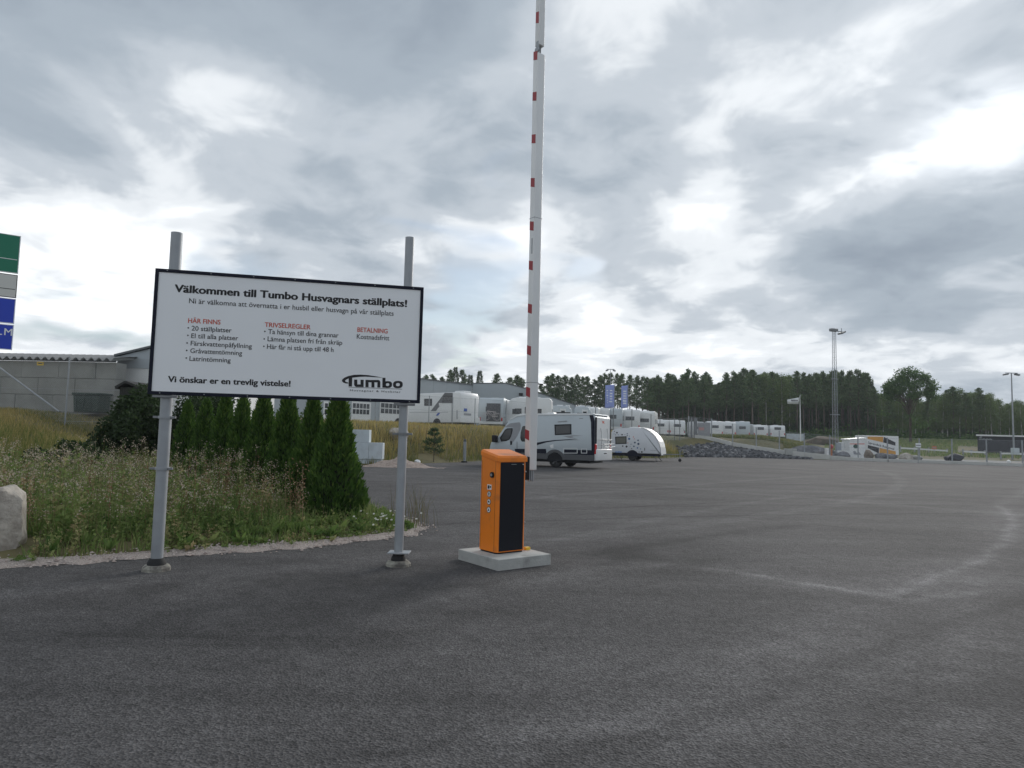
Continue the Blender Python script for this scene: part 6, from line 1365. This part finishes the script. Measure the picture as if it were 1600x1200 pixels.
p = atY(1492, 714, 66); boulder('dark_heap', 'low dark heap on the gravel beyond the wire fence', (p.x, p.y, .05), (1.05, .7, .42), mat('dark_heap', (.02, .021, .028), .8, var=.4, vscale=3), 44, .2, sub=3)
p = atY(1480.5, 713.5, 66.4); boulder('dark_heap', 'smaller dark lump left of the low dark heap', (p.x, p.y, .05), (.4, .4, .3), mat('dark_heap', (.02, .021, .028), .8, var=.4, vscale=3), 45, .9, sub=2)
# dark hall at the right border
def dark_hall():
    p = atY(1528, 703, 84); z0 = Hs(p.x, p.y)-.5; t = thing('dark_hall', 'long dark hall with pale roof edge at the right border', 'building', (p.x, p.y, z0), rad(-2)); M = matrix((p.x, p.y, z0), rad(-2)); S = lambda x, y: local(M, x, y, 0); zt = S(1532, 680)[1]; L = 22
    n = 18
    for k in range(n): MB().box(L*k/n+.01, L*(k+1)/n-.01, 0, .06, 0, zt-.1).build('cladding_panel', sheetd, t)
    MB().prism([(.02, .065), (L, .065), (L+7, 10), (8, 10)], 0, zt-.1, 'z').build('wall', sheetd, t); MB().prism([(-.3, -.2), (L, -.2), (L+7, 10.2), (7.8, 10.2)], zt-.1, zt+.08, 'z').build('roof_edge', white, t)
    a, b = S(1529.5, 687), S(1551, 687.5); text('lettering', 'TUMBO HALLEN', galv, t, (a[0], -.02, a[1]), (1, 0, 0), (0, 0, 1), width=b[0]-a[0], cap=.17) if False else None
    lg = MB().prism([S(*q) for q in ((1529.5, 684), (1531, 682), (1533.5, 681.6), (1534.5, 683.6))], -.02, .001).build('emblem', galv, t)
    for k in range(9): x = a[0]+(b[0]-a[0])*k/9; MB().box(x, x+(b[0]-a[0])/14, -.02, .001, a[1], a[1]+.12+.05*(k % 2)).build('print', galv, t)
dark_hall()
# white timber rail barriers
def rail(label, pts, d):
    P = [atY(x, y, d) for x, y in pts]; c = P[0]; t = thing('timber_rail', label, 'rail', (c.x, c.y, Hs(c.x, c.y))); z0 = t.location.z
    for a, b in zip(P[:-1], P[1:]):
        A = a-t.location; B_ = b-t.location; MB().add([(A.x, 0, A.z-.09), (B_.x, 0, B_.z-.09), (B_.x, 0, B_.z+.09), (A.x, 0, A.z+.09), (A.x, .06, A.z-.09), (B_.x, .06, B_.z-.09), (B_.x, .06, B_.z+.09), (A.x, .06, A.z+.09)], [(0, 1, 2, 3), (7, 6, 5, 4), (0, 4, 5, 1), (1, 5, 6, 2), (2, 6, 7, 3), (3, 7, 4, 0)]).build('board', white, t)
    for a in P: A = a-t.location; MB().box(A.x-.07, A.x+.07, .065, .19, Hs(a.x, a.y)-z0-.2, A.z+.25).build('post', rvgrey, t)
rail('white timber rail beyond the fence between truck body and car', [(1408, 700), (1430, 701.3), (1452, 702.6), (1481, 704.5)], 80)
rail('white timber rail beyond the car', [(1506, 705.2), (1519, 706.2), (1540, 707)], 78)
rail('white timber rail by the pale box at the right border', [(1565, 708.5), (1583, 708.8), (1601, 709.5)], 74)
t, S = boxthing('pale_utility_box', 'pale blue grey utility box at foot of the light mast', 'utility box', 1584.5, 700, 1593, 710, 73, .5, mat('pale_cabinet', (.5, .56, .58), .5)); MB().box(.05, S(1592, 705)[0], -.012, .001, max(.1, S(1588, 708)[1]), S(1588, 701.5)[1]).build('door', mat('pale_cabinet', (.5, .56, .58), .5), t)
def plate(label, px0, py0, px1, py1, d, m, name='notice_sign'):
    t, S = boxthing(name, label, 'sign', px0, py0, px1, py1, d, .03, m, bev=.005); x = S((px0+px1)/2, py1)[0]; MB().tube([(x, .06, -.1), (x, .06, S(px0, py0)[1])], .03, 6).build('post', galv, t)
    MB().box(x-.2, x+.2, -.008, .001, S(px0, (py0+py1)/2)[1]-.05, S(px0, (py0+py1)/2)[1]+.05).build('print', rvgrey, t)
plate('small white notice on the wire fence right of the truck body', 1431, 692.5, 1439, 699, 57.6, signface)
plate('small orange sign in the green field', 1456.5, 697, 1463.5, 702, 79, mat('sign_orange', (.55, .16, .07), .6))
# pale panel fence at the end of the caravan row
p = atY(1229, 688, 104); z0 = Hs(p.x, p.y); t = thing('panel_fence', 'pale blue grey panel fence right of the last caravan', 'fence', (p.x, p.y, z0)); M = matrix(t.location, 0); x1, z1 = local(M, 1256, 678, 0)
for k in range(7): MB().box(x1*k/7+.015, x1*(k+1)/7-.015, 0, .05, 0, z1).build('panel', conc_blue, t)
for k in range(8): MB().box(x1*k/7-.03, x1*k/7+.03, .051, .12, -.2, z1+.05).build('post', galv, t)
# brown soil mounds
for i, (px, py, d, s, lb) in enumerate(((1285, 690, 92, (2.6, 1.2, .62), 'brown soil mound left of the lattice mast'), (1268, 708, 64.5, (2.3, .6, .5), 'dark gravel mound on the grass behind the kerb'))):
    p = atY(px, py, d); boulder('soil_mound', lb, (p.x, p.y, Hs(p.x, p.y)), s, rockbrown if i == 0 else rockdark, 60+i, 0, sub=3)

# ------------------------------------------------------------------ thin summer haze over the whole place
hz_m = bpy.data.materials.new('haze'); hz_m.use_nodes = True; nt = hz_m.node_tree; nt.nodes.clear(); ho = nt.nodes.new('ShaderNodeOutputMaterial'); hv = nt.nodes.new('ShaderNodeVolumePrincipled')
hv.inputs['Color'].default_value = (.78, .84, .92, 1); hv.inputs['Density'].default_value = .0004; hv.inputs['Anisotropy'].default_value = .2; nt.links.new(hv.outputs[0], ho.inputs['Volume'])
hb = MB().box(-620, 640, -70, 912, -2, 24).build('haze', hz_m); tag(hb, 'thin pale haze over the lot and forest', 'haze', kind='stuff')
scn.cycles.volume_bounces = 0
